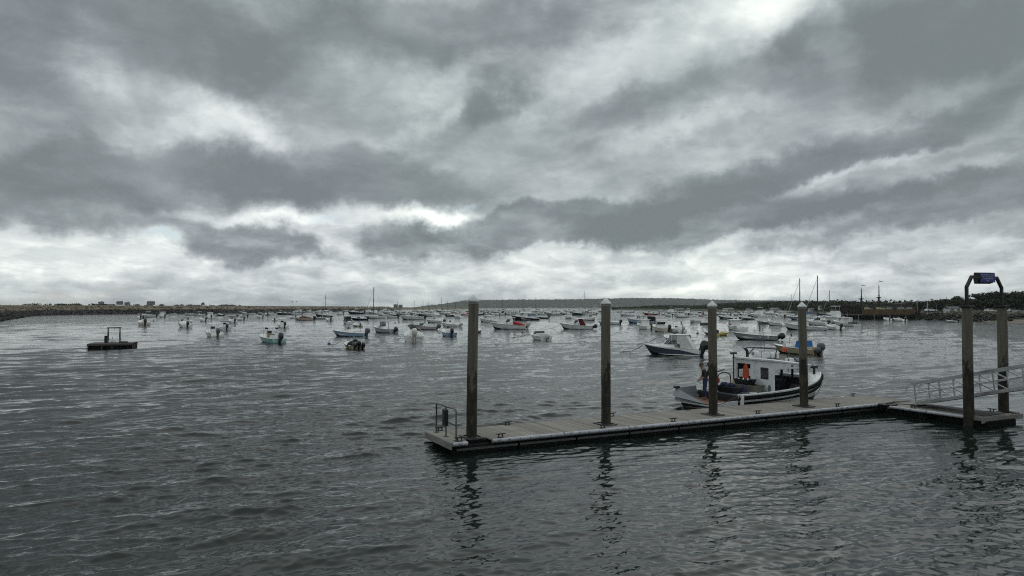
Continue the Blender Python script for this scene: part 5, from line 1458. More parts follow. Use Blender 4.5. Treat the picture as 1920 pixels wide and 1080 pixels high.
def leaf_cloud(name, blobs, n, size, m, seed=1, jitter=.35):
    """many small leaf faces spread through ellipsoid lobes; blobs: (x, y, z, rx, ry, rz)"""
    r = np.random.default_rng(seed); bl = np.array(blobs)
    w = bl[:, 3] * bl[:, 4] * bl[:, 5]; idx = r.choice(len(bl), n, p=w / w.sum())
    d = r.normal(size=(n, 3)); d /= np.linalg.norm(d, axis=1)[:, None]
    rad = r.random(n) ** 0.42
    c = bl[idx, :3] + d * bl[idx, 3:] * rad[:, None] * (1 + jitter * (r.random(n) - .5))[:, None]
    a = r.normal(size=(n, 3)); a /= np.linalg.norm(a, axis=1)[:, None]
    b = np.cross(a, r.normal(size=(n, 3))); b /= np.linalg.norm(b, axis=1)[:, None]
    s = size * (0.6 + 0.8 * r.random(n))[:, None]
    V = np.stack([c - a * s - b * s * .5, c + a * s * .2 - b * s * .7, c + a * s + b * s * .2, c - a * s * .1 + b * s * .7], 1)
    return np_mesh(name, V.reshape(-1, 3), np.arange(n * 4).reshape(n, 4), m)

# --- breakwater on the left
BW = [at(-300, 640), at(0, 602.5), at(45, 594.5), at(83, 589.8), at(200, 588.6), at(317, 588), at(480, 586.6), at(600, 584.8), at(700, 583), at(742, 582.2)]
for p in BW: p.z = 0
BW = [BW[0].lerp(BW[1], .3)] + BW[1:]
bwp = dense(BW, 6.0)
for _ in range(3):
    bwp = [bwp[0]] + [sum((bwp[max(0, min(len(bwp) - 1, i + k))] for k in range(-5, 6)), Vector((0, 0, 0))) / 11 for i in range(1, len(bwp) - 1)] + [bwp[-1]]
def make_breakwater():
    root = thing('breakwater', BW[4], 'long low rock breakwater, black with weed below and tan above', 'breakwater')
    inv = Matrix.Translation(-Vector(BW[4]))
    prof = [(-3, -1.5), (0, 0.0), (4.5, 3.0), (8.0, 5.0), (9.5, 5.3), (13.5, 5.3), (17, 3.2)]
    lines = [offset_path(bwp, d) for d, z in prof]
    b = MB(); b.sheet([[(p.x, p.y, z + (.25 * noise1(i * .7, j) if j > 1 else 0)) for i, p in enumerate(l)] for j, (l, (d, z)) in enumerate(zip(lines, prof))])
    o = b.build('core', M_ROCK, root); o.matrix_parent_inverse = inv
    r = random.Random(4); cs, ss = [], []
    for i in range(len(bwp) - 1):
        dist = bwp[i].length
        for k in range(26 if dist < 650 else 12):
            t = r.random(); d = r.uniform(-.5, 13.5); q = lines[0][i].lerp(lines[0][i + 1], t)
            tdir = (bwp[i + 1] - bwp[i]).normalized(); nrm_ = Vector((-tdir.y, tdir.x, 0))
            q = bwp[i].lerp(bwp[i + 1], t) + nrm_ * d
            z = max(0, min(5.3, d * .64 if d < 8 else 5.2)); s = r.uniform(.45, 1.05)
            cs.append((q.x, q.y, z + r.uniform(-.15, .25))); ss.append(s)
    me = boulders('boulders', cs, ss, M_ROCK, 3)
    o = link('boulders', me, root); o.matrix_parent_inverse = inv; tag(o, kind='stuff')
make_breakwater()
def strip(name, path, offs, m, jit=.15, label=None, seed=0):
    lines = [offset_path(path, d) for d, z in offs]
    b = MB(); b.sheet([[(p.x, p.y, z + jit * noise1(i * .45 + j, seed + j)) for i, p in enumerate(l)] for j, (l, (d, z)) in enumerate(zip(lines, offs))])
    o = b.build(name, m, None, True); return tag(o, label, None, None, 'structure')
far_l = bwp[::2]
strip('dunes', far_l, [(14, 4.6), (30, 5.6), (90, 6.2), (200, 6.6), (330, 5.0)], M_DUNE, .5, 'tan dune grass strip behind the breakwater', 3)
r = random.Random(8); sc = []
dl = offset_path(far_l, 230)
for i, p in enumerate(dl):
    if r.random() < .55:
        for k in range(r.randint(1, 3)):
            w = r.uniform(2.0, 6); sc.append((p.x + r.uniform(-9, 9), p.y + r.uniform(-12, 12), 6.8 + r.uniform(0, .5), w, w, r.uniform(.8, 2.0)))
o = link('dune_scrub', leaf_cloud('dune_scrub', sc, 9000, 0.55, M_SCRUB, 2)); tag(o, 'low dark scrub along the dune skyline at left', 'scrub', None, 'stuff')

def house(px0, px1, ytop, ybase, dist, label, wall=None, roof=None, group='shore houses', name='house', hip=False, chimney=False):
    a = at_dist(px0, ybase, dist); c = at_dist(px1, ybase, dist); t = at_dist(px0, ytop, dist)
    w = c.x - a.x; h = t.z - a.z; dp = max(w * .7, 4)
    root = thing(name, (a.x, a.y, a.z - 1.0), label, 'house', group)
    e = 1.0 + h * .55; hh = h + 1.0
    MB().box((0, 0, 0), (w, dp, e)).build('wall', wall or M_SIDE, root)
    b = MB(); o_ = w * .05
    if w > dp: b.prism([(-o_, e), (dp + o_, e), (dp / 2, hh)], -o_, w + o_, 'x')
    else: b.rings([[(-o_, -o_, e + .002), (w + o_, -o_, e + .002), (w / 2, -o_, hh)], [(-o_, dp + o_, e + .002), (w + o_, dp + o_, e + .002), (w / 2, dp + o_, hh)]])
    rf_ = b.build('roof', roof or M_ROOF, root)
    if chimney: MB().box((w * .6, dp * .4, hh - .8), (w * .6 + .8, dp * .4 + .8, hh + .9)).build('chimney', M_SIDE, rf_)
    for k in range(max(2, int(w / 3))):
        n_ = max(2, int(w / 3)); x = w * (k + .5) / n_
        wn_ = MB().box((x - .5, -.04, 1.0 + (e - 1.0) * .35), (x + .5, -.005, 1.0 + (e - 1.0) * .8)).build('window', M_GLASS, root)
        MB().box((x - .6, -.05, 1.0 + (e - 1.0) * .35 - .12), (x + .6, -.004, 1.0 + (e - 1.0) * .35 - .002)).build('sill', M_SIDEW, wn_)
    return root
for i, (x0, x1, yt, yb, lab) in enumerate([(184, 192, 565.5, 569.5, 'pale low house on the dune skyline, leftmost'), (218, 227.5, 564.5, 570, 'dark humped house on the dune skyline, second from the left'),
        (233, 241, 566.5, 570, 'low house between the humped house and the small trees on the dunes'), (275, 286.5, 564.5, 570.5, 'tall square house, largest on the dune skyline'),
        (377, 381.5, 567.5, 571, 'single small house on the dunes, right of the tall square one'), (738, 745, 570.5, 577.5, 'left one of two blocky houses on the low beach'), (747, 754, 571.5, 577.5, 'right one of two blocky houses on the low beach')]):
    house(x0, x1, yt, yb, 900 if i < 5 else 1500, lab, chimney=(i % 2 == 0), wall=M_SIDE)

# --- low beach and the long far hill
def ridge(name, xs, front, back, base_z, label, m, jit=1.2, seed=0, rows=7, kind='structure'):
    """xs: (photo x, photo skyline y); front/back distances; a wooded rise from the shore to the skyline"""
    pts = []
    xs2 = np.arange(xs[0][0], xs[-1][0] + .1, 2.0)
    ys2 = np.interp(xs2, [p[0] for p in xs], [p[1] for p in xs])
    rg = np.random.default_rng(seed)
    fr = np.interp(xs2, [p[0] for p in front], [p[1] for p in front]); bk = fr + back
    g = []
    for j in range(rows + 1):
        f = j / rows; row = []
        for x, y, d0, d1 in zip(xs2, ys2, fr, bk):
            d = d0 + (d1 - d0) * f; top = at_dist(x, y, d1).z
            z = base_z + (top - base_z) * math.sin(f * math.pi / 2) ** 1.1 if j else -1.0
            z += jit * rg.normal() * (1 if j > 0 else 0) * min(1, max(0.0, (top - base_z)) / 12)
            p = at_dist(x, 576, d); row.append((p.x, p.y, z))
        g.append(row)
    g.append([(p[0] * 1.05, p[1] * 1.05, -2) for p in g[-1]])
    b = MB(); b.sheet(g); o = b.build(name, m, None, False)
    return tag(o, label, None, None, kind)
ridge('beach', [(690, 576.6), (742, 576.3), (780, 576.2), (830, 576.4), (880, 577)], [(690, 1450), (880, 1700)], 120, 0.5, 'low dark strip of beach far off', M_DUNE, .3, 5, 3)
HILL = [(762, 577.2), (785, 575.4), (800, 573.2), (830, 570.2), (850, 567), (868, 564.2), (885, 563.0), (930, 562.6), (1000, 562.0), (1100, 561.0), (1150, 559.8), (1190, 559.2), (1260, 559.4), (1310, 560.8), (1360, 562.8), (1450, 563.8), (1600, 566), (1760, 569)]
ridge('hill', HILL, [(762, 3600), (900, 4300), (1760, 4700)], 1300, 2.0, 'long low blue-grey wooded hill across the horizon', M_FOREST, 2.2, 2, 9)
rh = random.Random(21)
hxs = []
for k in range(26):
    hxs.append(rh.choice([rh.uniform(905, 945), rh.uniform(985, 1020), rh.uniform(1040, 1080), rh.uniform(1110, 1128), rh.uniform(1146, 1190), rh.uniform(1190, 1340)]))
for k, x in enumerate(sorted(hxs)):
    y = rh.uniform(570.5, 576.0); w = rh.uniform(1.6, 3.6)
    house(x, x + w, y - rh.uniform(1.2, 2.2), y, 4250 if y > 573 else 4600, 'tiny pale house at the foot of the far hill, %s from the left' % ORD[k], M_SIDEW, rh.choice([M_ROOF, M_SIDE]), 'tiny houses on the far hill')
# a thin radio mast on the hill
p = at_dist(1095.5, 561, 5400); t = at_dist(1095.5, 546, 5400)
root = thing('radio_mast', p, 'hair-thin radio mast standing on the far hill, left of the second piling', 'mast')
MB().tube([(0, 0, -5), (0, 0, t.z - p.z)], [2.2, 1.4], 5).build('pole', M_STEEL, root)
for s in (-1, 1): MB().tube([(s * 22, 0, -3), (0, 0, (t.z - p.z) * .8)], .35, 4).build('guy', M_STEEL, root)

# --- nearer wooded shore behind the right half of the fleet
SH = [(1150, 581.2), (1230, 582.2), (1300, 583.2), (1400, 584.6), (1480, 586.0), (1560, 588.0), (1650, 591), (1740, 594)]
shp = [at(x, y) for x, y in SH]
for p in shp: p.z = 0
shd = dense(shp, 10)
strip('shore', shd, [(-3, -1.0), (0, .1), (5, 1.4), (14, 2.6), (50, 4.5), (140, 8.0), (260, 8.0)], M_BANK, .35, 'grassy shore bank across the harbour', 9)
WOOD = [(1150, 577.5), (1185, 575.5), (1225, 572.5), (1260, 571.5), (1300, 573), (1345, 569), (1372, 567), (1400, 566), (1430, 565.5), (1458, 564), (1500, 563.2), (1560, 563), (1600, 563.2), (1640, 563.5), (1700, 563.5), (1760, 562)]
rw = random.Random(31); bl = []
for x in np.arange(1152, 1760, 1.15):
    yt = np.interp(x, [p[0] for p in WOOD], [p[1] for p in WOOD]); yw = np.interp(x, [p[0] for p in SH], [p[1] for p in SH])
    d0 = at(x, yw).y
    for k in range(3):
        d = d0 + (35 + 70 * k) * d0 / 700 + rw.uniform(-12, 12)
        top = at_dist(x, yt + rw.uniform(-.9, 1.0) + (2 - k) * 1.9, d).z
        rz_ = max(1.5, min(5.5, top * .42)); w = rw.uniform(2.6, 5.0) * d / 700
        p = at_dist(x + rw.uniform(-.6, .6), 576, d)
        top = max(top, 5.0); bl.append((p.x, p.y, max(1.5, top - rz_), w, w, rz_)); bl.append((p.x, p.y, max(1.0, (top - rz_) * .5), w * .8, w * .8, max(1.0, (top - rz_) * .55)))
o = link('far_wood', leaf_cloud('far_wood', bl, 95000, 0.8, M_LEAF, 6)); tag(o, 'dark belt of trees along the shore across the harbour', 'woods', None, 'stuff')
for i, (x0, x1, yt, yb, lab) in enumerate([(1267, 1282, 578.0, 582, 'white house group at the water by the wooded point, left of the third piling'), (1358, 1376, 577.5, 582.5, 'pale house among the trees just right of the third piling'),
        (1400, 1408, 578.5, 583, 'small pale house on the shore, left of the sloop masts'), (1448, 1465, 577.2, 581.5, 'long pale roof on the wooded shore behind the sloop masts'), (1518, 1528, 578, 582.5, 'wide pale house on the shore right of the fourth piling'), (1537, 1541.5, 573.5, 579, 'small white gabled house among the trees right of the fourth piling')]):
    d = at((x0 + x1) / 2, np.interp((x0 + x1) / 2, [p[0] for p in SH], [p[1] for p in SH])).y + 12
    house(x0, x1, yt, yb, d, lab, M_SIDEW, M_SIDE, chimney=True)

# --- pier, ship, rocks and park at the right
def make_pier():
    D = 300.0
    a = at_dist(1578, 598, D); z_of = lambda y, d=D: at_dist(1600, y, d).z
    M_BRN = mat('brown_pier_boards', (0.135, 0.085, 0.042), 0.85, noise=0.35, nscale=.6, stain=(0.06, 0.045, 0.03), stain_amt=.7, sscale=.4)
    M_DKW = mat('dark_timber', (0.02, 0.018, 0.015), 0.85, noise=0.4, nscale=.6)
    X = lambda x, d=D: at_dist(x, 576, d).x
    root = thing('ship_pier', (X(1580), D, 0), 'brown boarded pier on dark piles in front of the old ship', 'pier')
    w = X(1716) - X(1580); z0 = z_of(589.5); z1 = z_of(579.8)
    x0 = X(1617) - X(1580)
    n = 22
    for k in range(n):
        xa = x0 + (w - x0) * k / n; xb = x0 + (w - x0) * (k + 1) / n - .05
        MB().box((xa, 0, z0), (xb, .25, z1 + random.uniform(-.05, .05))).build('board_panel', M_BRN, root)
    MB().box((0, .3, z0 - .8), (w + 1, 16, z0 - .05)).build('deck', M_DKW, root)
    MB().box((0, 2.0, -1), (w + 1, 14, z0 - .85)).build('dark_underside', M_DKW, root)  # solid dark block filling the pier's underside behind the piles
    for k in range(24):
        xa = w * k / 23; MB().tube([(xa, .15, -2), (xa, .15, z0 - .06)], .22, 8).build('pile', M_DKW if k % 5 else M_SIDE, root)
    for k in range(16):
        xa = x0 + (w - x0) * k / 15; MB().tube([(xa, .5, z1 - .1), (xa, .5, z1 + .9)], .06, 5).build('rail_post', M_SIDE, root)
    MB().bar((x0, .5, z1 + .9), (w, .5, z1 + .9), .1, .1).build('rail', M_SIDE, root)
    for k in range(9):
        xa = x0 + 1 + (w - x0 - 3) * random.random(); s_ = random.uniform(.8, 2.2)
        MB().rings([[(xa, 1.0, z1 - .2), (xa + s_, 1.0, z1 - .2), (xa + s_, 3, z1 - .2), (xa, 3, z1 - .2)], [(xa + .2, 1.3, z1 + s_ * .5), (xa + s_ - .2, 1.3, z1 + s_ * .45), (xa + s_ - .2, 2.7, z1 + s_ * .45), (xa + .2, 2.7, z1 + s_ * .5)]]).build('stacked_gear', [M_SIDE, M_CANG, M_TAN][k % 3], root)
    # round tyre fender on the end
    b = MB(); c = Vector((w + .9, -.1, (z0 + z1) / 2)); b.tube([tuple(c + Vector((.55 * math.cos(q), 0, .55 * math.sin(q)))) for q in [i * math.pi / 8 for i in range(17)]], .2, 8); b.build('tyre_fender', M_IRON, root, True)
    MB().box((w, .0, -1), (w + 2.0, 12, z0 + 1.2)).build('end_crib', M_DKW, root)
    # the ship
    D2 = 322.0
    sx0 = X(1570, D2); sx1 = X(1700, D2); L = sx1 - sx0
    ship = thing('old_sailing_ship', ((sx0 + sx1) / 2, D2, 0), 'old wooden sailing ship with two dark masts and pennants behind the pier', 'ship')
    M_SHIP = mat('tarred_ship_timber', (0.026, 0.021, 0.016), 0.8, noise=0.4, nscale=.5, stain=(0.07, 0.055, 0.04), stain_amt=.5, sscale=.5)
    hb = hull_mesh('ship', L, 8.0, 4.6, 6.0, td=.05, sole=3.2, rake=.10, sheer_p=2.4, entry=2.6, boot=.4)
    h_ = hb.build('hull', [M_SHIP, M_SHIP, M_BRN], ship, True); h_.rotation_euler.z = math.pi
    MB().rings([[(L * .28, -3.2, 4.6), (L * .5, -2.6, 4.8), (L * .5, 2.6, 4.8), (L * .28, 3.2, 4.6)], [(L * .28, -2.8, 6.4), (L * .5, -2.2, 7.0), (L * .5, 2.2, 7.0), (L * .28, 2.8, 6.4)]]).build('sterncastle', M_SHIP, ship)
    for i in range(5):
        MB().box((-L * .48 + i * 1.6, -3.2 + i * .1, 1.6 + i * .12), (-L * .48 + i * 1.6 + 1.2, -3.05 + i * .1, 4.4 + .1 * i)).build('head_timber', M_SHIP, ship)
    for px, ytop, ynest, yflag, fw in ((1615, 541, 560.5, 537, 9), (1648, 535, 558, 529.5, 8)):
        mx_ = X(px, D2) - (sx0 + sx1) / 2; zt = at_dist(px, ytop, D2).z; zn = at_dist(px, ynest, D2).z; zf = at_dist(px, yflag, D2).z
        ms = MB().tube([(mx_, 0, 2), (mx_, 0, zn), (mx_ + .1, 0, zn + .4), (mx_ + .1, 0, zt)], [.5, .38, .26, .15], 10).build('mast', M_SHIP, ship, True)
        MB().lathe([(.3, -.35), (1.15, .1), (1.2, .22), (.3, .25)], 14, (mx_, 0, zn)).build('top', M_SHIP, ms)
        MB().lathe([(.2, 0), (.6, .05), (.6, .14), (.15, .16)], 12, (mx_, 0, zn + .9)).build('cap', M_SHIP, ms)
        MB().tube([(mx_ + .1, 0, zt - .3), (mx_ + .1, 0, zf + .5)], .045, 5).build('flagpole', M_SHIP, ms)
        MB().sheet([[(mx_ + .25 + 1.9 * t, .1 * math.sin(t * 6), zf + .42 - .25 * t + (.42 * (1 - .75 * t) if s_ else 0)) for t in (0, .25, .5, .75, 1)] for s_ in (0, 1)]).build('pennant', M_TRIM, ms)
        for s_ in (-1, 1):
            MB().tube([(mx_ + s_ * 1.8, 2.6 * s_, 5), (mx_ + s_ * .3, 0, zn - .1)], .03, 4).build('shroud', M_IRON, ms)
        MB().tube([(mx_ + .1, 0, zt - .4), (mx_ + 3.4, 0, zn - 1.5)], .025, 4).build('stay', M_IRON, ms)
make_pier()
# rocks, beach and park ground to the right of the pier
RP = [(1690, 597.6), (1716, 598.5), (1760, 600), (1800, 601.5), (1850, 603), (1900, 605.5), (1960, 610), (2100, 625)]
rp = [at(x, y) for x, y in RP]
for p in rp: p.z = 0
rpd = dense(rp, 4)
strip('park_ground', rpd, [(-4, -1.0), (0, 0), (4, 1.3), (7, 2.6), (22, 3.2), (60, 3.6), (160, 5.0), (420, 6.0)], M_BANK, .12, 'dark grassy park ground behind the rocks at right', 4)
def make_revetment():
    root = thing('rock_revetment', rp[2], 'low bank of dark rocks with pale rubble on top at right', 'rocks')
    r = random.Random(14); cs, ss = [], []
    for i in range(len(rpd) - 1):
        if rpd[i].x / rpd[i].y > (1885 - 960) / F: continue
        for k in range(22):
            d = r.uniform(-.6, 8.5); tdir = (rpd[i + 1] - rpd[i]).normalized(); q = rpd[i].lerp(rpd[i + 1], r.random()) + Vector((-tdir.y, tdir.x, 0)) * d
            cs.append((q.x, q.y, max(0, min(3.3, d * .42 + .1)) + r.uniform(0, .3))); ss.append(r.uniform(.3, .75))
    o = link('boulders', boulders('boulders', cs, ss, M_ROCK2, 5), root); o.matrix_parent_inverse = Matrix.Translation(-rp[2]); tag(o, kind='stuff')
def rock2():
    m = M_ROCK.copy(); m.name = 'revetment_rock'
    for n_ in m.node_tree.nodes:
        if n_.type == 'MAP_RANGE' and abs(n_.inputs[1].default_value - 2.9) < .01: n_.inputs[1].default_value = 2.0; n_.inputs[2].default_value = 2.7
        if n_.type == 'VALTORGB': n_.color_ramp.elements[0].color = (.05, .045, .035, 1); n_.color_ramp.elements[1].color = (.19, .168, .13, 1)
    return m
M_ROCK2 = rock2(); make_revetment()
strip('beach_sand', dense([at(1850, 603.2), at(1905, 606), at(1960, 610.3), at(2100, 625.4)], 4), [(-1, .03), (1.5, .45), (4, 1.0)], M_SAND, .03, 'narrow strip of sand at the right edge', 12)

def tree(px, ytop, dist, width_px, label, seed, m=None, base=4.0, flat=False):
    r = random.Random(seed); p = at_dist(px, 576, dist); top = at_dist(px, ytop, dist).z; w = width_px / F * dist / 2
    root = thing('tree', (p.x, p.y, base - .6), label, 'tree', 'park trees'); H = top - base + .6
    MB().tube([(0, 0, 0), (r.uniform(-.1, .1), 0, H * .3), (r.uniform(-.2, .2), 0, H * .6), (0, 0, H * .85)], [.38, .28, .18, .06], 8).build('trunk', M_BARK, root, True)
    lobes = []
    for k in range(9):
        a = k * 2.4 + r.random(); rad = w * r.uniform(.25, .75); zz_ = H * (r.uniform(.42, .86) if not flat else r.uniform(.62, .86)); s = w * r.uniform(.30, .48)
        lobes.append((rad * math.cos(a), rad * math.sin(a), zz_, s, s, s * r.uniform(.5, .8) * (0.55 if flat else 1)))
        if k < 5: MB().tube([(0, 0, H * .35 + k * .3), (rad * .55 * math.cos(a), rad * .55 * math.sin(a), zz_ * .8), (rad * math.cos(a), rad * math.sin(a), zz_)], [.16, .10, .04], 6).build('limb', M_BARK, root)
    lobes.append((0, 0, H - w * .35, w * .5, w * .5, w * .35))
    o = link('crown', leaf_cloud('crown', lobes, 1500, .34, m or M_LEAF, seed), root); return root
TREES = [(1736, 566, 400, 30), (1758, 563, 390, 32), (1775, 560.5, 380, 30), (1792, 555.5, 360, 34), (1818, 559, 370, 34), (1842, 548.5, 345, 44), (1862, 546.5, 335, 46), (1884, 549, 340, 44), (1902, 545.5, 330, 48), (1925, 545, 325, 50), (1950, 546, 320, 50),
         (1716, 568.5, 420, 26), (1700, 569, 430, 24), (1830, 562, 310, 26), (1868, 561, 300, 28), (1898, 560, 295, 30), (1780, 570, 330, 22), (1808, 568, 320, 22), (1850, 566, 300, 24), (1915, 562, 290, 28)]
TLAB = ['leftmost park tree right of the ship pier', 'second park tree right of the ship pier', 'third park tree right of the ship pier', 'rounded dark tree just left of the left sign piling', 'tree directly behind the sign arch, left side', 'spreading tree with flat left boughs inside the sign arch', 'tall dark tree filling the sign arch',
        'tall tree behind the right sign piling', 'tall dark tree right of the right sign piling', 'tall dark tree at the right edge of the picture', 'dark tree partly cut by the right edge', 'small tree behind the right end of the ship pier', 'small tree above the ship pier boards', 'lower tree between the sign pilings, left one',
        'lower tree between the sign pilings, right one', 'lower tree right of the right sign piling', 'low tree behind the pale rubble right of the pier', 'low tree left of the left sign piling', 'low tree in the middle between the sign pilings', 'low tree near the right edge under the tall ones']
for i, (x, y, d, w) in enumerate(TREES):
    tree(x, y, d, w, TLAB[i], 40 + i, M_LEAF2 if i in (5, 13) else M_LEAF, 4.0, i in (5,))
# understorey that closes the view below the crowns
ul = []
for x in np.arange(1740, 1990, 2.2):
    for d in (355, 410):
        p = at_dist(x, 576, d); ul.append((p.x, p.y, 5.4, 3.2, 3, 2.6 + rw.random() * 1.5))
o = link('park_undergrowth', leaf_cloud('park_undergrowth', ul, 9000, .5, M_LEAF, 9)); tag(o, 'dark undergrowth beneath the park trees', 'bushes', None, 'stuff')
def pole(px, ytop, ybase, dist, label, r_=.09, arm=False):
    p = at_dist(px, ybase, dist); t = at_dist(px, ytop, dist)
    root = thing('light_pole', (p.x, p.y, p.z - 1), label, 'pole', 'poles behind the pier')
    MB().tube([(0, 0, 0), (0, 0, t.z - p.z + 1)], [r_, r_ * .7], 8).build('pole', M_FENDER, root)
    MB().lathe([(.0, 0), (r_ * 1.6, .03), (r_ * 1.6, .15), (0, .22)], 8, (0, 0, t.z - p.z + 1)).build('finial', M_SIDE, root)
pole(1690, 561, 580, 312, 'thin pale pole over the right end of the ship pier', .07)
pole(1720.5, 563.5, 582, 300, 'thin pole beside the round tyre at the pier end', .07)
pole(1739, 565, 585, 290, 'thick pale pole, stoutest right of the pier', .22)
pole(1755.5, 570, 584, 290, 'short thin pole right of the stout pole', .06)
pole(1845.5, 574, 589, 262, 'thin pale pole between the sign pilings', .05)
house(1780, 1803, 574.5, 583.0, 285, 'long pale building under the trees left of the sign pilings', M_SIDEW, M_ROOF, name='park_building')

def car(px, py, dist, label, body, rz=0.0):
    p = at_dist(px, py, dist)
    root = thing('parked_car', p, label, 'car', 'cars parked in the park', rz=rz)
    b = MB(); prof = [(-2.1, .35), (2.1, .35), (2.15, .75), (1.2, .92), (-1.95, .95), (-2.15, .7)]
    b.prism(prof, -.85, .85, 'y'); b.build('body', body, root)
    MB().rings([[(-1.7, -.78, .94), (1.15, -.78, .93), (1.15, .78, .93), (-1.7, .78, .94)], [(-1.25, -.62, 1.45), (.35, -.62, 1.45), (.35, .62, 1.45), (-1.25, .62, 1.45)]]).build('cabin', M_GLASS, root)
    for x in (-1.3, 1.35):
        for s in (-1, 1):
            MB().lathe([(.0, 0), (.33, 0), (.33, .2), (0, .2)], 12, mtx=Matrix.Translation((x, s * .76 - .1, .33)) @ Matrix.Rotation(-math.pi / 2, 4, 'X')).build('wheel', M_TRIM, root)
car(1745, 584.5, 290, 'small white vehicle on the rubble right of the ship pier', M_GEL)
car(1857, 585.5, 270, 'white car under the trees between the sign pilings', M_GEL, .3)
car(1901, 586, 272, 'pale car under the trees right of the sign pilings', M_GREYH, -.2)

# ------------------------------------------------------------------ haze
hz = MB(); hz.box((-9000, -300, -1.6), (9000, 14500, 140)).build('haze', None) if False else None
b = MB(); b.box((-14500, -14500, -2.2), (14500, 14500, 132)); me = b.mesh('haze', [])
hm = bpy.data.materials.new('harbour_haze'); hm.use_nodes = True
ht_ = hm.node_tree; ht_.nodes.remove(ht_.nodes['Principled BSDF'])
pvn = N(ht_, 'ShaderNodeVolumePrincipled', {'Color': (0.86, 0.92, 0.97, 1), 'Density': 0.00005, 'Anisotropy': 0.2})
ht_.links.new(pvn.outputs[0], ht_.nodes['Material Output'].inputs['Volume'])
me.materials.append(hm)
tag(link('haze', me), 'thin damp haze over the harbour', None, None, 'stuff')
# ------------------------------------------------------------------ the work boat alongside the dock
M_WBW = mat('workboat_white', (0.74, 0.76, 0.77), 0.45, noise=0.07, nscale=3, stain=(0.38, 0.36, 0.32), stain_amt=0.5, sscale=2.2)
M_WBG = mat('workboat_grey', (0.20, 0.215, 0.235), 0.55, noise=0.15, nscale=3, stain=(0.10, 0.10, 0.10), stain_amt=.5)
M_SHADEIN = mat('painted_cabin_shade', (0.02, 0.022, 0.03), 0.8, noise=.3)  # wheelhouse interior shade put into a near-black colour
M_RUST = mat('red_brown_deck', (0.15, 0.062, 0.042), 0.75, noise=0.3, nscale=4, stain=(0.30, 0.24, 0.20), stain_amt=.6, sscale=3)
M_TOTE = mat('grey_fish_tote', (0.17, 0.165, 0.14), 0.7, noise=0.2, nscale=4, stain=(0.09, 0.085, 0.07), stain_amt=.6)
M_BASK = mat('black_plastic', (0.012, 0.012, 0.013), 0.5)
M_ORANGE = mat('orange_oilskin', (0.50, 0.065, 0.018), 0.5, noise=.15, nscale=6)
M_PANE = mat('clear_pane', (0.55, 0.62, 0.62), 0.05, alpha=0.22)
M_BLUEG = mat('blue_gloves', (0.02, 0.022, 0.075), 0.7, noise=.3)

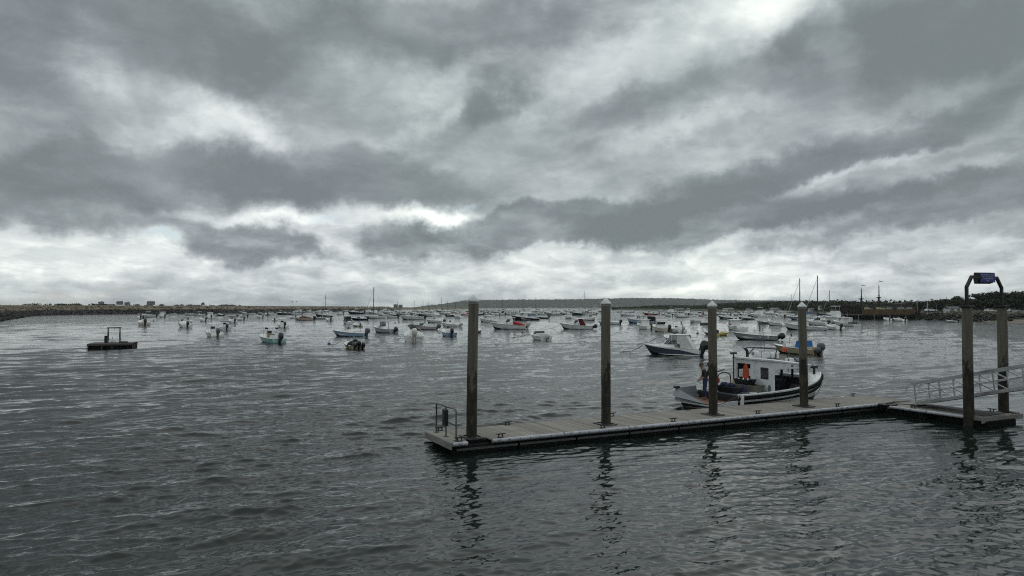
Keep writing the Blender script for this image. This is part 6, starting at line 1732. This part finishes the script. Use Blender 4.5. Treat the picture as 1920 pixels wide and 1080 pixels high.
def make_workboat():
    ctr = DP(19.2, 2.55 + 0.25 + 1.55, 0)
    root = thing('work_boat', ctr, 'white and black fishing work boat with open wheelhouse, tied behind the dock', 'boat', rz=TH + R(1.0))
    L, Bm, fs, fb = 7.35, 3.0, 0.76, 1.43
    k = dict(rake=.07, sheer_p=2.4, entry=2.6, stem=.12)
    hull_mesh('hull', L, Bm, fs, fb, td=.72, sole=.32, boot=.36, fl=.9, **k).build('hull', [M_WBW, M_BOTK, M_WBW], root, True).location.x = .35
    for s in (-1, 1):
        MB().tube(sheer_pts(L, Bm, fs, fb, side=s, dz=-.09, out=.02, **k), .10, 8).build('rub_rail', M_RUBBER, root, True)
        MB().tube(sheer_pts(L, Bm, fs, fb, side=s, dz=-.34, out=-.03, t0=.0, **k), .05, 6).build('lower_rub_rail', M_RUBBER, root, True)
        MB().tube(sheer_pts(L, Bm, fs, fb, side=s, dz=.05, out=-.05, **k), .045, 6).build('gunwale_cap', M_WBW, root, True)
    for ch in root.children: ch.location.x = .28
    k0 = set(root.children)
    MB().bbox((-4.14, -1.36, .05), (-4.06, 1.36, .80), .02).build('transom', M_BASK, root)
    MB().bbox((-4.10, -1.53, .35), (-3.9, -1.44, .86), .015).build('quarter_plate', M_WBW, root)
    # stern ramp with its flared walls
    rp_ = MB(); rp_.rings([[(-5.75, -1.15, .34), (-4.15, -1.3, .30), (-4.15, 1.3, .30), (-5.75, 1.15, .34)], [(-5.75, -1.15, .42), (-4.15, -1.3, .42), (-4.15, 1.3, .42), (-5.75, 1.15, .42)]])
    ramp = rp_.build('stern_ramp', M_WBW, root)
    pm_ = MB().box((0, -.10, 0), (1.55, .10, .025)).mesh('plank', M_RUST)
    for i in range(10):
        o = link('plank', pm_, ramp); o.location = (-5.72, -.98 + i * .217, .425)
    w = MB(); w.rings([[(-5.78, 1.16, .40), (-4.16, 1.31, .40), (-4.16, 1.37, .40), (-5.78, 1.22, .40)], [(-5.55, 1.36, .98), (-4.16, 1.46, 1.02), (-4.16, 1.52, 1.02), (-5.55, 1.42, .98)]]); w.build('ramp_wall', M_WBG, root)
    w = MB(); w.add([(-5.78, -1.16, .42), (-5.78, 1.16, .42), (-5.55, 1.38, .98), (-5.95, 1.2, .62), (-6.0, -1.2, .50)], [(0, 1, 2, 3, 4)]); w.build('tail_flap', M_WBG, root)
    w = MB(); w.rings([[(-5.75, -1.2, .34), (-4.16, -1.36, .32), (-4.16, -1.30, .32), (-5.75, -1.14, .34)], [(-5.75, -1.22, .47), (-4.16, -1.40, .56), (-4.16, -1.34, .56), (-5.75, -1.16, .47)]]); w.build('ramp_edge', M_WBW, root)
    MB().bbox((-5.72, 1.22, .98), (-5.42, 1.4, 1.08), .02).build('chock', M_BASK, root)
    MB().rings([[(-5.5, -.9, .05), (-4.1, -1.1, -.1), (-4.1, 1.1, -.1), (-5.5, .9, .05)], [(-5.6, -1.0, .335), (-4.1, -1.2, .295), (-4.1, 1.2, .295), (-5.6, 1.0, .335)]]).build('ramp_float', M_BOTK, root)
    for ch in set(root.children) - k0: ch.location.x = .72
    # wheelhouse: x -0.9 .. 1.75, side toward the dock open, aft bulkhead half open
    xa, xf = -.9, 1.75
    zr = lambda x: 2.30 - (x + .9) * .12
    rf_ = MB(); rf_.rings([[(-1.05, -1.36, zr(-1.05)), (1.95, -1.12, zr(1.95)), (1.95, 1.12, zr(1.95)), (-1.05, 1.36, zr(-1.05))], [(-1.07, -1.38, zr(-1.05) + .08), (1.98, -1.14, zr(1.95) + .08), (1.98, 1.14, zr(1.95) + .08), (-1.07, 1.38, zr(-1.05) + .08)],
                           [(-1.0, -1.2, zr(-1.0) + .13), (1.9, -1.0, zr(1.9) + .13), (1.9, 1.0, zr(1.9) + .13), (-1.0, 1.2, zr(-1.0) + .13)]])
    rf_.build('roof', M_WBW, root)
    # aft bulkhead: open bay to port, white panel with a window to starboard
    MB().box((xa - .05, 1.15, .34), (xa + .05, 1.28, zr(xa) - .01)).build('corner_post', M_WBW, root)
    MB().box((xa - .05, -.02, .34), (xa + .05, .20, zr(xa) - .01)).build('door_post', M_WBW, root)
    MB().box((xa - .05, -1.28, .34), (xa + .05, -1.12, zr(xa) - .01)).build('corner_post', M_WBW, root)
    MB().box((xa - .03, -1.119, .34), (xa + .03, -.021, 1.40)).build('aft_panel', M_WBW, root)
    MB().box((xa - .03, -.44, 1.401), (xa + .03, -.021, 1.98)).build('aft_panel', M_WBW, root)
    MB().box((xa - .03, -1.119, 1.401), (xa + .03, -.96, 1.98)).build('aft_panel', M_WBW, root)
    MB().box((xa - .03, -1.119, 1.981), (xa + .03, -.021, zr(xa) - .01)).build('aft_header', M_WBW, root)
    MB().box((xa - .03, .201, 2.10), (xa + .03, 1.149, zr(xa) - .01)).build('aft_header', M_WBW, root)
    MB().box((xa - .012, -.96, 1.402), (xa + .008, -.44, 1.979)).build('aft_window', M_GLASS, root)
    b = MB(); b.lathe([(0, 0), (.10, 0), (.10, .02), (0, .03)], 16, mtx=Matrix.Translation((xa - .031, -1.02, .92)) @ Matrix.Scale(2.4, 4, (0, 0, 1)) @ Matrix.Rotation(-math.pi / 2, 4, 'Y')); b.build('oval_port', M_WBG, root)
    # open starboard side
    MB().rings([[(xa + .06, -1.28, 1.90), (.2, -1.25, 1.93), (.2, -1.20, 1.93), (xa + .06, -1.22, 1.90)], [(xa + .06, -1.28, zr(xa) - .02), (.2, -1.25, zr(.2) - .01), (.2, -1.20, zr(.2) - .01), (xa + .06, -1.22, zr(xa) - .02)]]).build('visor_panel', M_WBW, root)
    MB().box((.21, -1.24, 1.72), (.32, -1.17, zr(.3) - .01)).build('visor_post', M_WBW, root)
    MB().box((.33, -1.22, zr(1.5) - .10), (1.5, -1.15, zr(1.5) - .01)).build('side_header', M_WBW, root)
    b = MB(); b.rings([[(1.48, -1.22, .62), (1.86, -1.08, .62), (1.86, -.98, .62), (1.48, -1.12, .62)], [(1.45, -1.20, zr(1.5)), (1.82, -1.06, zr(1.8)), (1.82, -.96, zr(1.8)), (1.45, -1.10, zr(1.5))]]); b.build('front_post', M_WBW, root)
    # port wall and front bulkhead with clear windows
    MB().box((xa, 1.20, .34), (1.75, 1.27, 1.36)).build('port_wall', M_SHADEIN, root)
    for x0_, x1_ in ((xa, -.72), (-.35, -.2), (.45, .65), (1.45, 1.75)): MB().box((x0_ + .051 if x0_ == xa else x0_, 1.20, 1.361), (x1_, 1.27, 1.76)).build('window_post', M_SHADEIN, root)
    for x0_, x1_ in ((-.72, -.35), (-.2, .45), (.65, 1.45)): MB().box((x0_, 1.23, 1.362), (x1_, 1.24, 1.76)).build('window', M_PANE, root)
    MB().rings([[(xa + .051, 1.20, 1.761), (1.75, 1.20, 1.761), (1.75, 1.27, 1.761), (xa + .051, 1.27, 1.761)], [(xa + .051, 1.20, zr(xa) - .01), (1.75, 1.20, zr(1.75) - .01), (1.75, 1.27, zr(1.75) - .01), (xa + .051, 1.27, zr(xa) - .01)]]).build('port_header', M_SHADEIN, root)
    MB().box((1.69, -.95, .5), (1.74, 1.19, 1.36)).build('front_bulkhead', M_SHADEIN, root)
    for ya, yb in ((-.95, -.85), (-.2, -.08), (.5, .62), (1.08, 1.19)): MB().box((1.69, ya, 1.361), (1.74, yb, zr(1.72) - .03)).build('windscreen_post', M_SHADEIN, root)
    for ya, yb in ((-.85, -.2), (-.08, .5), (.62, 1.08)): MB().box((1.71, ya, 1.362), (1.72, yb, zr(1.72) - .04)).build('windscreen', M_PANE, root)
    MB().bbox((.9, .1, .34), (1.65, 1.1, 1.22), .04).build('helm_console', M_SHADEIN, root)
    MB().bbox((-.1, .5, .34), (.4, 1.1, 1.0), .04).build('helm_seat', M_SHADEIN, root)
    MB().bbox((1.05, -.95, .34), (1.4, -.5, 1.02), .05).build('hauler', M_STEEL, root)
    # foredeck house and bow gear
    cabin(root, 1.80, 3.1, .9, .5, 1.0, 1.48, .3, 'cuddy', M_WBW, win=False)
    MB().tube([(3.55, 0, 1.4), (3.55, 0, 1.78)], .07, 8).build('samson_post', M_BASK, root)
    MB().bbox((3.4, -.14, 1.72), (3.7, .14, 1.86), .02).build('anchor_roller', M_BASK, root)
    # roof gear
    b = MB(); b.tube([(-.72, .62, 2.36), (-.72, .62, 2.72), (-.79, .64, 2.82), (-.93, .70, 2.98)], [.075, .075, .075, .07], 10); b.build('exhaust_pipe', M_BASK, root, True)
    b = MB(); b.lathe([(.16, 0), (.16, .30), (.14, .33), (.09, .33), (.09, .05), (0, .05)], 16, mtx=Matrix.Translation((-.5, .15, 2.62)) @ Matrix.Rotation(-math.pi / 2, 4, 'Y')); b.build('vent_cowl', M_WBW, root, True)
    MB().bbox((-.78, .03, 2.40), (-.52, .27, 2.48), .03).build('vent_base', M_WBW, root)
    b = MB(); b.tube([(-.30, -.15, 2.56), (-.24, -.15, 2.56), (.55, -.15, 2.48), (.62, -.15, 2.48)], [.11, .18, .18, .11], 14); lr = b.build('life_raft', M_WBW, root, True)
    for x in (-.05, .35): MB().tube([(x - .02, -.15, 2.535 - x * .1), (x + .02, -.15, 2.535 - x * .1)], .188, 14).build('raft_strap', M_WBG, lr)
    MB().box((-.2, -.3, 2.28), (.5, 0, 2.36)).build('raft_cradle', M_STEEL, root)
    g = MB(); g.tube([(-.5, -.95, 2.34), (-.1, -.75, 2.88), (-.1, .75, 2.88), (-.5, .95, 2.34)], .032, 6); g.build('gantry', M_TRIM, root, True)
    MB().tube([(-.9, .5, 2.93), (.9, -.1, 2.88)], .026, 6).build('gantry_bar', M_TRIM, root)
    MB().tube([(.85, -.45, 2.78), (1.55, -.8, 2.06)], .032, 6).build('gantry_strut', M_TRIM, root)
    MB().tube([(.6, -.75, 2.60), (.75, -.8, 2.15)], .02, 6).build('gantry_strut', M_TRIM, root)
    MB().tube([(-1.0, .53, 2.90), (-1.0, .53, 3.0)], .085, 10).build('deck_lamp', M_WBW, root)
    b = MB(); b.rings([[(.82 + .12 * math.cos(q) * w_, -.43 + .12 * math.sin(q) * w_, z_) for q in [i * math.pi / 5 for i in range(10)]] for w_, z_ in ((.5, 2.70), (1.1, 2.76), (1.15, 2.86), (.7, 2.94))]); b.build('orange_float', M_ORANGE, root, True)
    b = MB(); b.rings([[(.82 + .08 * math.cos(q) * w_, -.43 + .08 * math.sin(q) * w_, z_) for q in [i * math.pi / 5 for i in range(10)]] for w_, z_ in ((.9, 2.941), (1.0, 3.12))]); b.build('float_cap', M_CANW, root)
    MB().bbox((.75, -.85, 2.22), (1.05, -.5, 2.40), .03).build('roof_box', M_WBW, root)
    MB().tube([(.4, .7, 2.3), (.3, .75, 4.3)], .012, 5).build('antenna', M_WIRE, root)
    MB().tube([(.9, .9, 2.25), (.75, .95, 3.9)], .012, 5).build('antenna', M_WIRE, root)
    # flood-light post, hoops and deck gear in the cockpit
    b = MB(); b.tube([(-1.15, 1.15, .9), (-1.15, 1.15, 2.58)], .035, 8); b.build('light_post', M_TRIM, root)
    MB().bbox((-1.32, 1.05, 2.56), (-.98, 1.25, 2.66), .02).build('flood_light', M_TRIM, root)
    MB().tube([(-1.15, 1.15, .6), (-1.15, 1.15, 1.25)], .07, 8).build('post_sleeve', M_TAN, root)
    h_ = MB(); pts = [(-3.35, .1, .75)]
    for i in range(9):
        q = math.pi - math.pi * i / 8; pts.append((-2.85 + .42 * math.cos(q) * (1 if i not in (0, 8) else 1), .1, 1.55 + .22 * math.sin(q)))
    pts += [(-2.40, .1, 1.2), (-2.6, .1, .75)]
    h_.tube(pts, .03, 7); h_.tube([(-3.27, .1, 1.15), (-2.42, .1, 1.2)], .022, 6); h_.build('hauling_hoop', M_TRIM, root, True)
    h_ = MB(); h_.tube([(-3.4, .9, 1.55), (-2.05, .9, 1.82)], .028, 6); h_.tube([(-3.4, .9, .7), (-3.4, .9, 1.72)], .028, 6); h_.tube([(-3.75, .6, .7), (-3.6, .7, 1.35), (-3.4, .9, 1.72)], .028, 6); h_.build('hoop_brace', M_TRIM, root)
    return root
WB = make_workboat()
WBM = Matrix.Translation(WB.location) @ Matrix.Rotation(WB.rotation_euler.z, 4, 'Z')
def on_boat(name, bm, mats, label, cat, smooth=False, group=None):
    o = bm.build(name, mats, None, smooth); o.matrix_world = WBM; return tag(o, label, cat, group)
def tub(x0, x1, y0, y1, z0, z1, th=.04, fl=.05):
    b = MB()
    def rg(i, z): return [(x0 - i, y0 - i, z), (x1 + i, y0 - i, z), (x1 + i, y1 + i, z), (x0 - i, y1 + i, z)]
    b.rings([rg(-.02, z0), rg(fl, z1), rg(fl + .03, z1), rg(fl + .03, z1 + .03), rg(fl - th, z1 + .03), rg(-.02 - th, z0 + .08)]); return b
on_boat('fish_tote', tub(-1.85, -1.2, -.85, .42, .34, 1.10, .05, .06), M_TOTE, 'large grey-brown insulated fish tote beside the work boat wheelhouse', 'fish tote')
on_boat('fish_basket', tub(-1.8, -1.3, -.45, .45, 1.14, 1.36, .03, .04), M_BASK, 'wide black fish basket resting on the grey tote', 'basket')
b = MB()
for i in range(7): b.tube([(-1.7 + (i % 3) * .1, -.35 + i * .1, 1.31), (-1.6 + (i % 3) * .1, -.25 + i * .1, 1.40)], [.05, .03], 6)
tag(on_boat('fish_catch', b, M_CANW, 'pale fish heaped in the black basket on the tote', 'fish'), kind='stuff')
on_boat('oyster_crate', tub(-3.05, -2.55, -.75, .35, .80, 1.08, .03, .05), M_BASK, 'wide black crate on the work boat deck beside the third piling', 'crate')
on_boat('deck_table', MB().box((-3.1, -.8, .74), (-2.5, .4, .795)).box((-3.0, -.7, .33), (-2.9, -.6, .739)).box((-3.0, .2, .33), (-2.9, .3, .739)), M_WBG, 'grey deck table under the wide black crate', 'table')
b = MB(); rnd = random.Random(2)
for i in range(9):
    x, yy = rnd.uniform(-2.95, -2.65), rnd.uniform(-.6, .25); s_ = rnd.uniform(.08, .15)
    b.rings([[(x + s_ * math.cos(q) * w_, yy + s_ * math.sin(q) * w_, 1.1 + z_ * s_) for q in [k_ * math.pi / 3 for k_ in range(6)]] for w_, z_ in ((1, 0), (1.1, .7), (.4, 1.4))])
tag(on_boat('loose_gear', b, M_CANN, 'dark jumbled gear heaped in the wide black crate', 'gear'), kind='stuff')
b = MB(); b.rings([[(-2.9 + .12 * math.cos(q) * w_, .55 + .17 * math.sin(q) * w_, z_) for q in [k_ * math.pi / 5 for k_ in range(10)]] for w_, z_ in ((.5, 1.19), (1.0, 1.28), (1.0, 1.40), (.4, 1.52))])
on_boat('orange_buoy', b, M_ORANGE, 'round orange float beside the third piling on the work boat', 'buoy', True)
on_boat('fish_box', tub(-2.6, -2.0, -.95, -.3, .34, .82, .03, .03), M_WBG, 'pale grey fish box in the work boat cockpit', 'box')
on_boat('bucket', MB().lathe([(.13, 0), (.16, .38), (.17, .38), (.17, .41), (.14, .41), (.12, .05)], 14, (-2.2, -1.15, .45)), M_CANW, 'white bucket between the fish box and the grey tote', 'bucket', True)
b = MB(); b.rings([[(-2.3 + .24 * math.cos(q) * w_ * (1 + .3 * math.sin(3 * q)), -.6 + .16 * math.sin(q) * w_, z_) for q in [k_ * math.pi / 6 for k_ in range(12)]] for w_, z_ in ((1, .86), (1.05, .97), (.6, 1.1), (.2, 1.2))])
on_boat('blue_oilskin', b, M_BLUEG, 'crumpled dark blue oilskin lying on the pale fish box', 'clothing', True)
b = MB(); b.rings([[(-.98 + dy_ * .6, .48 + dx_ * w_, z_ - .12) for dx_, dy_ in ((-.16, -.05), (-.05, -.09), (.07, -.05), (.16, -.07), (.17, .05), (0, .07), (-.17, .05))] for w_, z_ in ((1.15, 1.46), (1.1, 1.7), (.95, 1.95), (.55, 2.12), (.25, 2.2))])
on_boat('orange_oilskin', b, M_ORANGE, 'bright orange oilskin hanging in the wheelhouse of the work boat', 'clothing', True)
b = MB(); pa = DP(12.3, 2.4, DECK + .12); pb = WBM @ Vector((-3.3, -1.45, .85))
b.tube([tuple(pa.lerp(pb, t) - Vector((0, 0, .22 * math.sin(math.pi * t)))) for t in [i / 10 for i in range(11)]], .016, 6)
tag(b.build('stern_line', M_ROPE), 'dark line from the work boat stern to a dock cleat', 'rope')
b = MB(); pa = DP(20.2, 2.4, DECK + .12); pb = WBM @ Vector((2.8, -1.1, 1.05))
b.tube([tuple(pa.lerp(pb, t) - Vector((0, 0, .15 * math.sin(math.pi * t)))) for t in [i / 10 for i in range(11)]], .016, 6)
tag(b.build('bow_line', M_ROPE), 'dark line from the work boat bow to a dock cleat', 'rope')

# ------------------------------------------------------------------ people
def make_person(loc, rz, label, shirt, pants, shoe, skin, cap_m, lean=1.0, mirror=1):
    root = thing('person', loc, label, 'person', rz=rz)
    J = {}; bones = []
    def j(n, x, y, z, r): J[n] = ((x, y, z), r)
    j('pelvis', 0, 0, .96, .135); j('waist', .0, 0, 1.09, .130); j('chest', .02 * lean, 0, 1.28, .150); j('upper', .06 * lean, 0, 1.42, .120); j('neck', .12 * lean, 0, 1.52, .056)
    j('jaw', .175 * lean, 0, 1.575, .072); j('head', .175 * lean, 0, 1.655, .092); j('crown', .165 * lean, 0, 1.71, .070); j('nose', .275 * lean, 0, 1.615, .018)
    for s, t in ((1, 'L'), (-1, 'R')):
        j('ear' + t, .165 * lean, .098 * s, 1.635, .020)
        j('hip' + t, 0, .095 * s, .90, .105); j('knee' + t, .03, .11 * s, .49, .068); j('calf' + t, .0, .112 * s, .34, .062); j('ankle' + t, -.02, .115 * s, .10, .045); j('heel' + t, -.03, .115 * s, .045, .045); j('toe' + t, .17, .125 * s, .035, .038)
        j('sho' + t, .06 * lean, .185 * s, 1.40, .072); j('elb' + t, .07, .245 * s, 1.13, .050); j('wri' + t, .24, .13 * s, .97, .032)
        j('palm' + t, .29, .09 * s, .93, .036)
        for k, (dy, dz, ln) in enumerate(((.030, .02, .075), (.010, .0, .085), (-.010, -.01, .080), (-.028, -.025, .065))):
            j('f%d%s' % (k, t), .33, (.09 + dy) * s, .915 + dz, .011); j('g%d%s' % (k, t), .335 + ln * .35, (.085 + dy * .9) * s, .88 + dz, .009)
        j('th%s' % t, .30, .055 * s, .955, .012); j('ti%s' % t, .335, .040 * s, .95, .009)
    E = [('pelvis', 'waist'), ('waist', 'chest'), ('chest', 'upper'), ('upper', 'neck'), ('neck', 'jaw'), ('jaw', 'head'), ('head', 'crown'), ('jaw', 'nose')]
    for t in 'LR':
        E += [('head', 'ear' + t), ('pelvis', 'hip' + t), ('hip' + t, 'knee' + t), ('knee' + t, 'calf' + t), ('calf' + t, 'ankle' + t), ('ankle' + t, 'heel' + t), ('heel' + t, 'toe' + t), ('upper', 'sho' + t), ('sho' + t, 'elb' + t), ('elb' + t, 'wri' + t), ('wri' + t, 'palm' + t), ('palm' + t, 'th' + t), ('th' + t, 'ti' + t)]
        for k in range(4): E += [('palm' + t, 'f%d%s' % (k, t)), ('f%d%s' % (k, t), 'g%d%s' % (k, t))]
    names = list(J); ix = {n: i for i, n in enumerate(names)}
    me = bpy.data.meshes.new('body'); me.from_pydata([J[n][0] for n in names], [(ix[a], ix[b_]) for a, b_ in E], [])
    tmp = bpy.data.objects.new('body_tmp', me); COL.objects.link(tmp)
    md = tmp.modifiers.new('skin', 'SKIN'); md.use_smooth_shade = True; md.branch_smoothing = .3
    for n, v in zip(names, me.skin_vertices[0].data):
        r = J[n][1]; sx = r
        v.radius = (r, r)
        if n in ('pelvis', 'waist', 'chest', 'upper'): v.radius = (r * 1.22, r * .82)
        v.use_root = (n == 'pelvis')
    tmp.modifiers.new('sub', 'SUBSURF').levels = 1
    dg = bpy.context.evaluated_depsgraph_get(); dg.update()
    bm_ = bpy.data.meshes.new_from_object(tmp.evaluated_get(dg))
    bpy.data.objects.remove(tmp)
    bm_.materials.clear()
    for m_ in (shirt, pants, shoe, skin): bm_.materials.append(m_)
    idx = []
    P = np.array([J[n][0] for n in names])
    for f in bm_.polygons:
        c = f.center; n = names[int(np.argmin(((P - np.array(c)) ** 2).sum(1)))]
        if c.z < .12: i = 2
        elif n.startswith(('hip', 'knee', 'calf', 'ankle', 'pelvis')) and not (n == 'pelvis' and c.z > .97): i = 1
        elif n.startswith(('neck', 'jaw', 'head', 'crown', 'nose', 'ear', 'wri', 'palm', 'f', 'g', 'th', 'ti')): i = 3
        elif n.startswith('elb') and c.z < 1.12: i = 3
        else: i = 0
        idx.append(i)
    bm_.polygons.foreach_set('material_index', idx); bm_.polygons.foreach_set('use_smooth', [True] * len(idx))
    link('body', bm_, root)
    hx = .17 * lean
    cp = MB().lathe([(.108, 0), (.108, .05), (.09, .095), (.045, .12), (0, .125)], 16, (0, 0, 0)); cp.box((.06, -.07, -.005), (.19, .07, .008))
    c = cp.build('cap', cap_m, root, True); c.location = (hx, 0, 1.685); c.rotation_euler.y = R(16)
    hr = MB().lathe([(.098, -.06), (.104, .0), (.100, .03)], 16, (0, 0, 0)); h = hr.build('hair', mat('grey_hair', (.22, .2, .18), .9), root, True); h.location = (hx - .012, 0, 1.675); h.rotation_euler.y = R(16); h.scale = (.98, 1, 1)
    e_ = MB()
    for s in (-1, 1): e_.box((hx + .082, s * .035 - .012, 1.645), (hx + .094, s * .035 + .012, 1.658))
    e_.box((hx + .068, -.028, 1.570), (hx + .078, .028, 1.578)); e_.build('face_features', mat('dark_features', (.05, .03, .025), .7), root)
    return root
M_SKIN = mat('skin', (.30, .18, .135), .6); M_SHIRT = mat('black_shirt', (.014, .014, .017), .85, noise=.3, nscale=8, stain=(.09, .035, .03), stain_amt=.7, sscale=6); M_JEAN = mat('blue_jeans', (.022, .035, .09), .85, noise=.25, nscale=9)
M_BOOT = mat('tan_boots', (.20, .09, .045), .7); M_JACK = mat('black_jacket', (.012, .012, .012), .8); M_CAPM = mat('dull_brown_cap', (.09, .06, .05), .85); M_CAPK = mat('black_cap', (.012, .012, .013), .85); M_BPANT = mat('black_trousers', (.013, .013, .014), .8); M_BOOTK = mat('black_boots', (.014, .013, .012), .5)
zf = .452
def stand(px, s_hint):
    Y = (CAM_H - zf) * F / (747.5 - 576.0); return Vector(((px - 960) / F * Y, Y, zf))
p1_ = stand(1321, 0)
make_person(p1_, R(180), 'man in brown cap, black shirt and blue jeans looking down on the stern ramp', M_SHIRT, M_JEAN, M_BOOT, M_SKIN, M_CAPM)
p2_ = p1_ + Vector((.42, .30, 0))
make_person(p2_, R(205), 'person in black jacket and cap almost hidden behind the third piling', M_JACK, M_BPANT, M_BOOTK, M_SKIN, M_CAPK, .9)
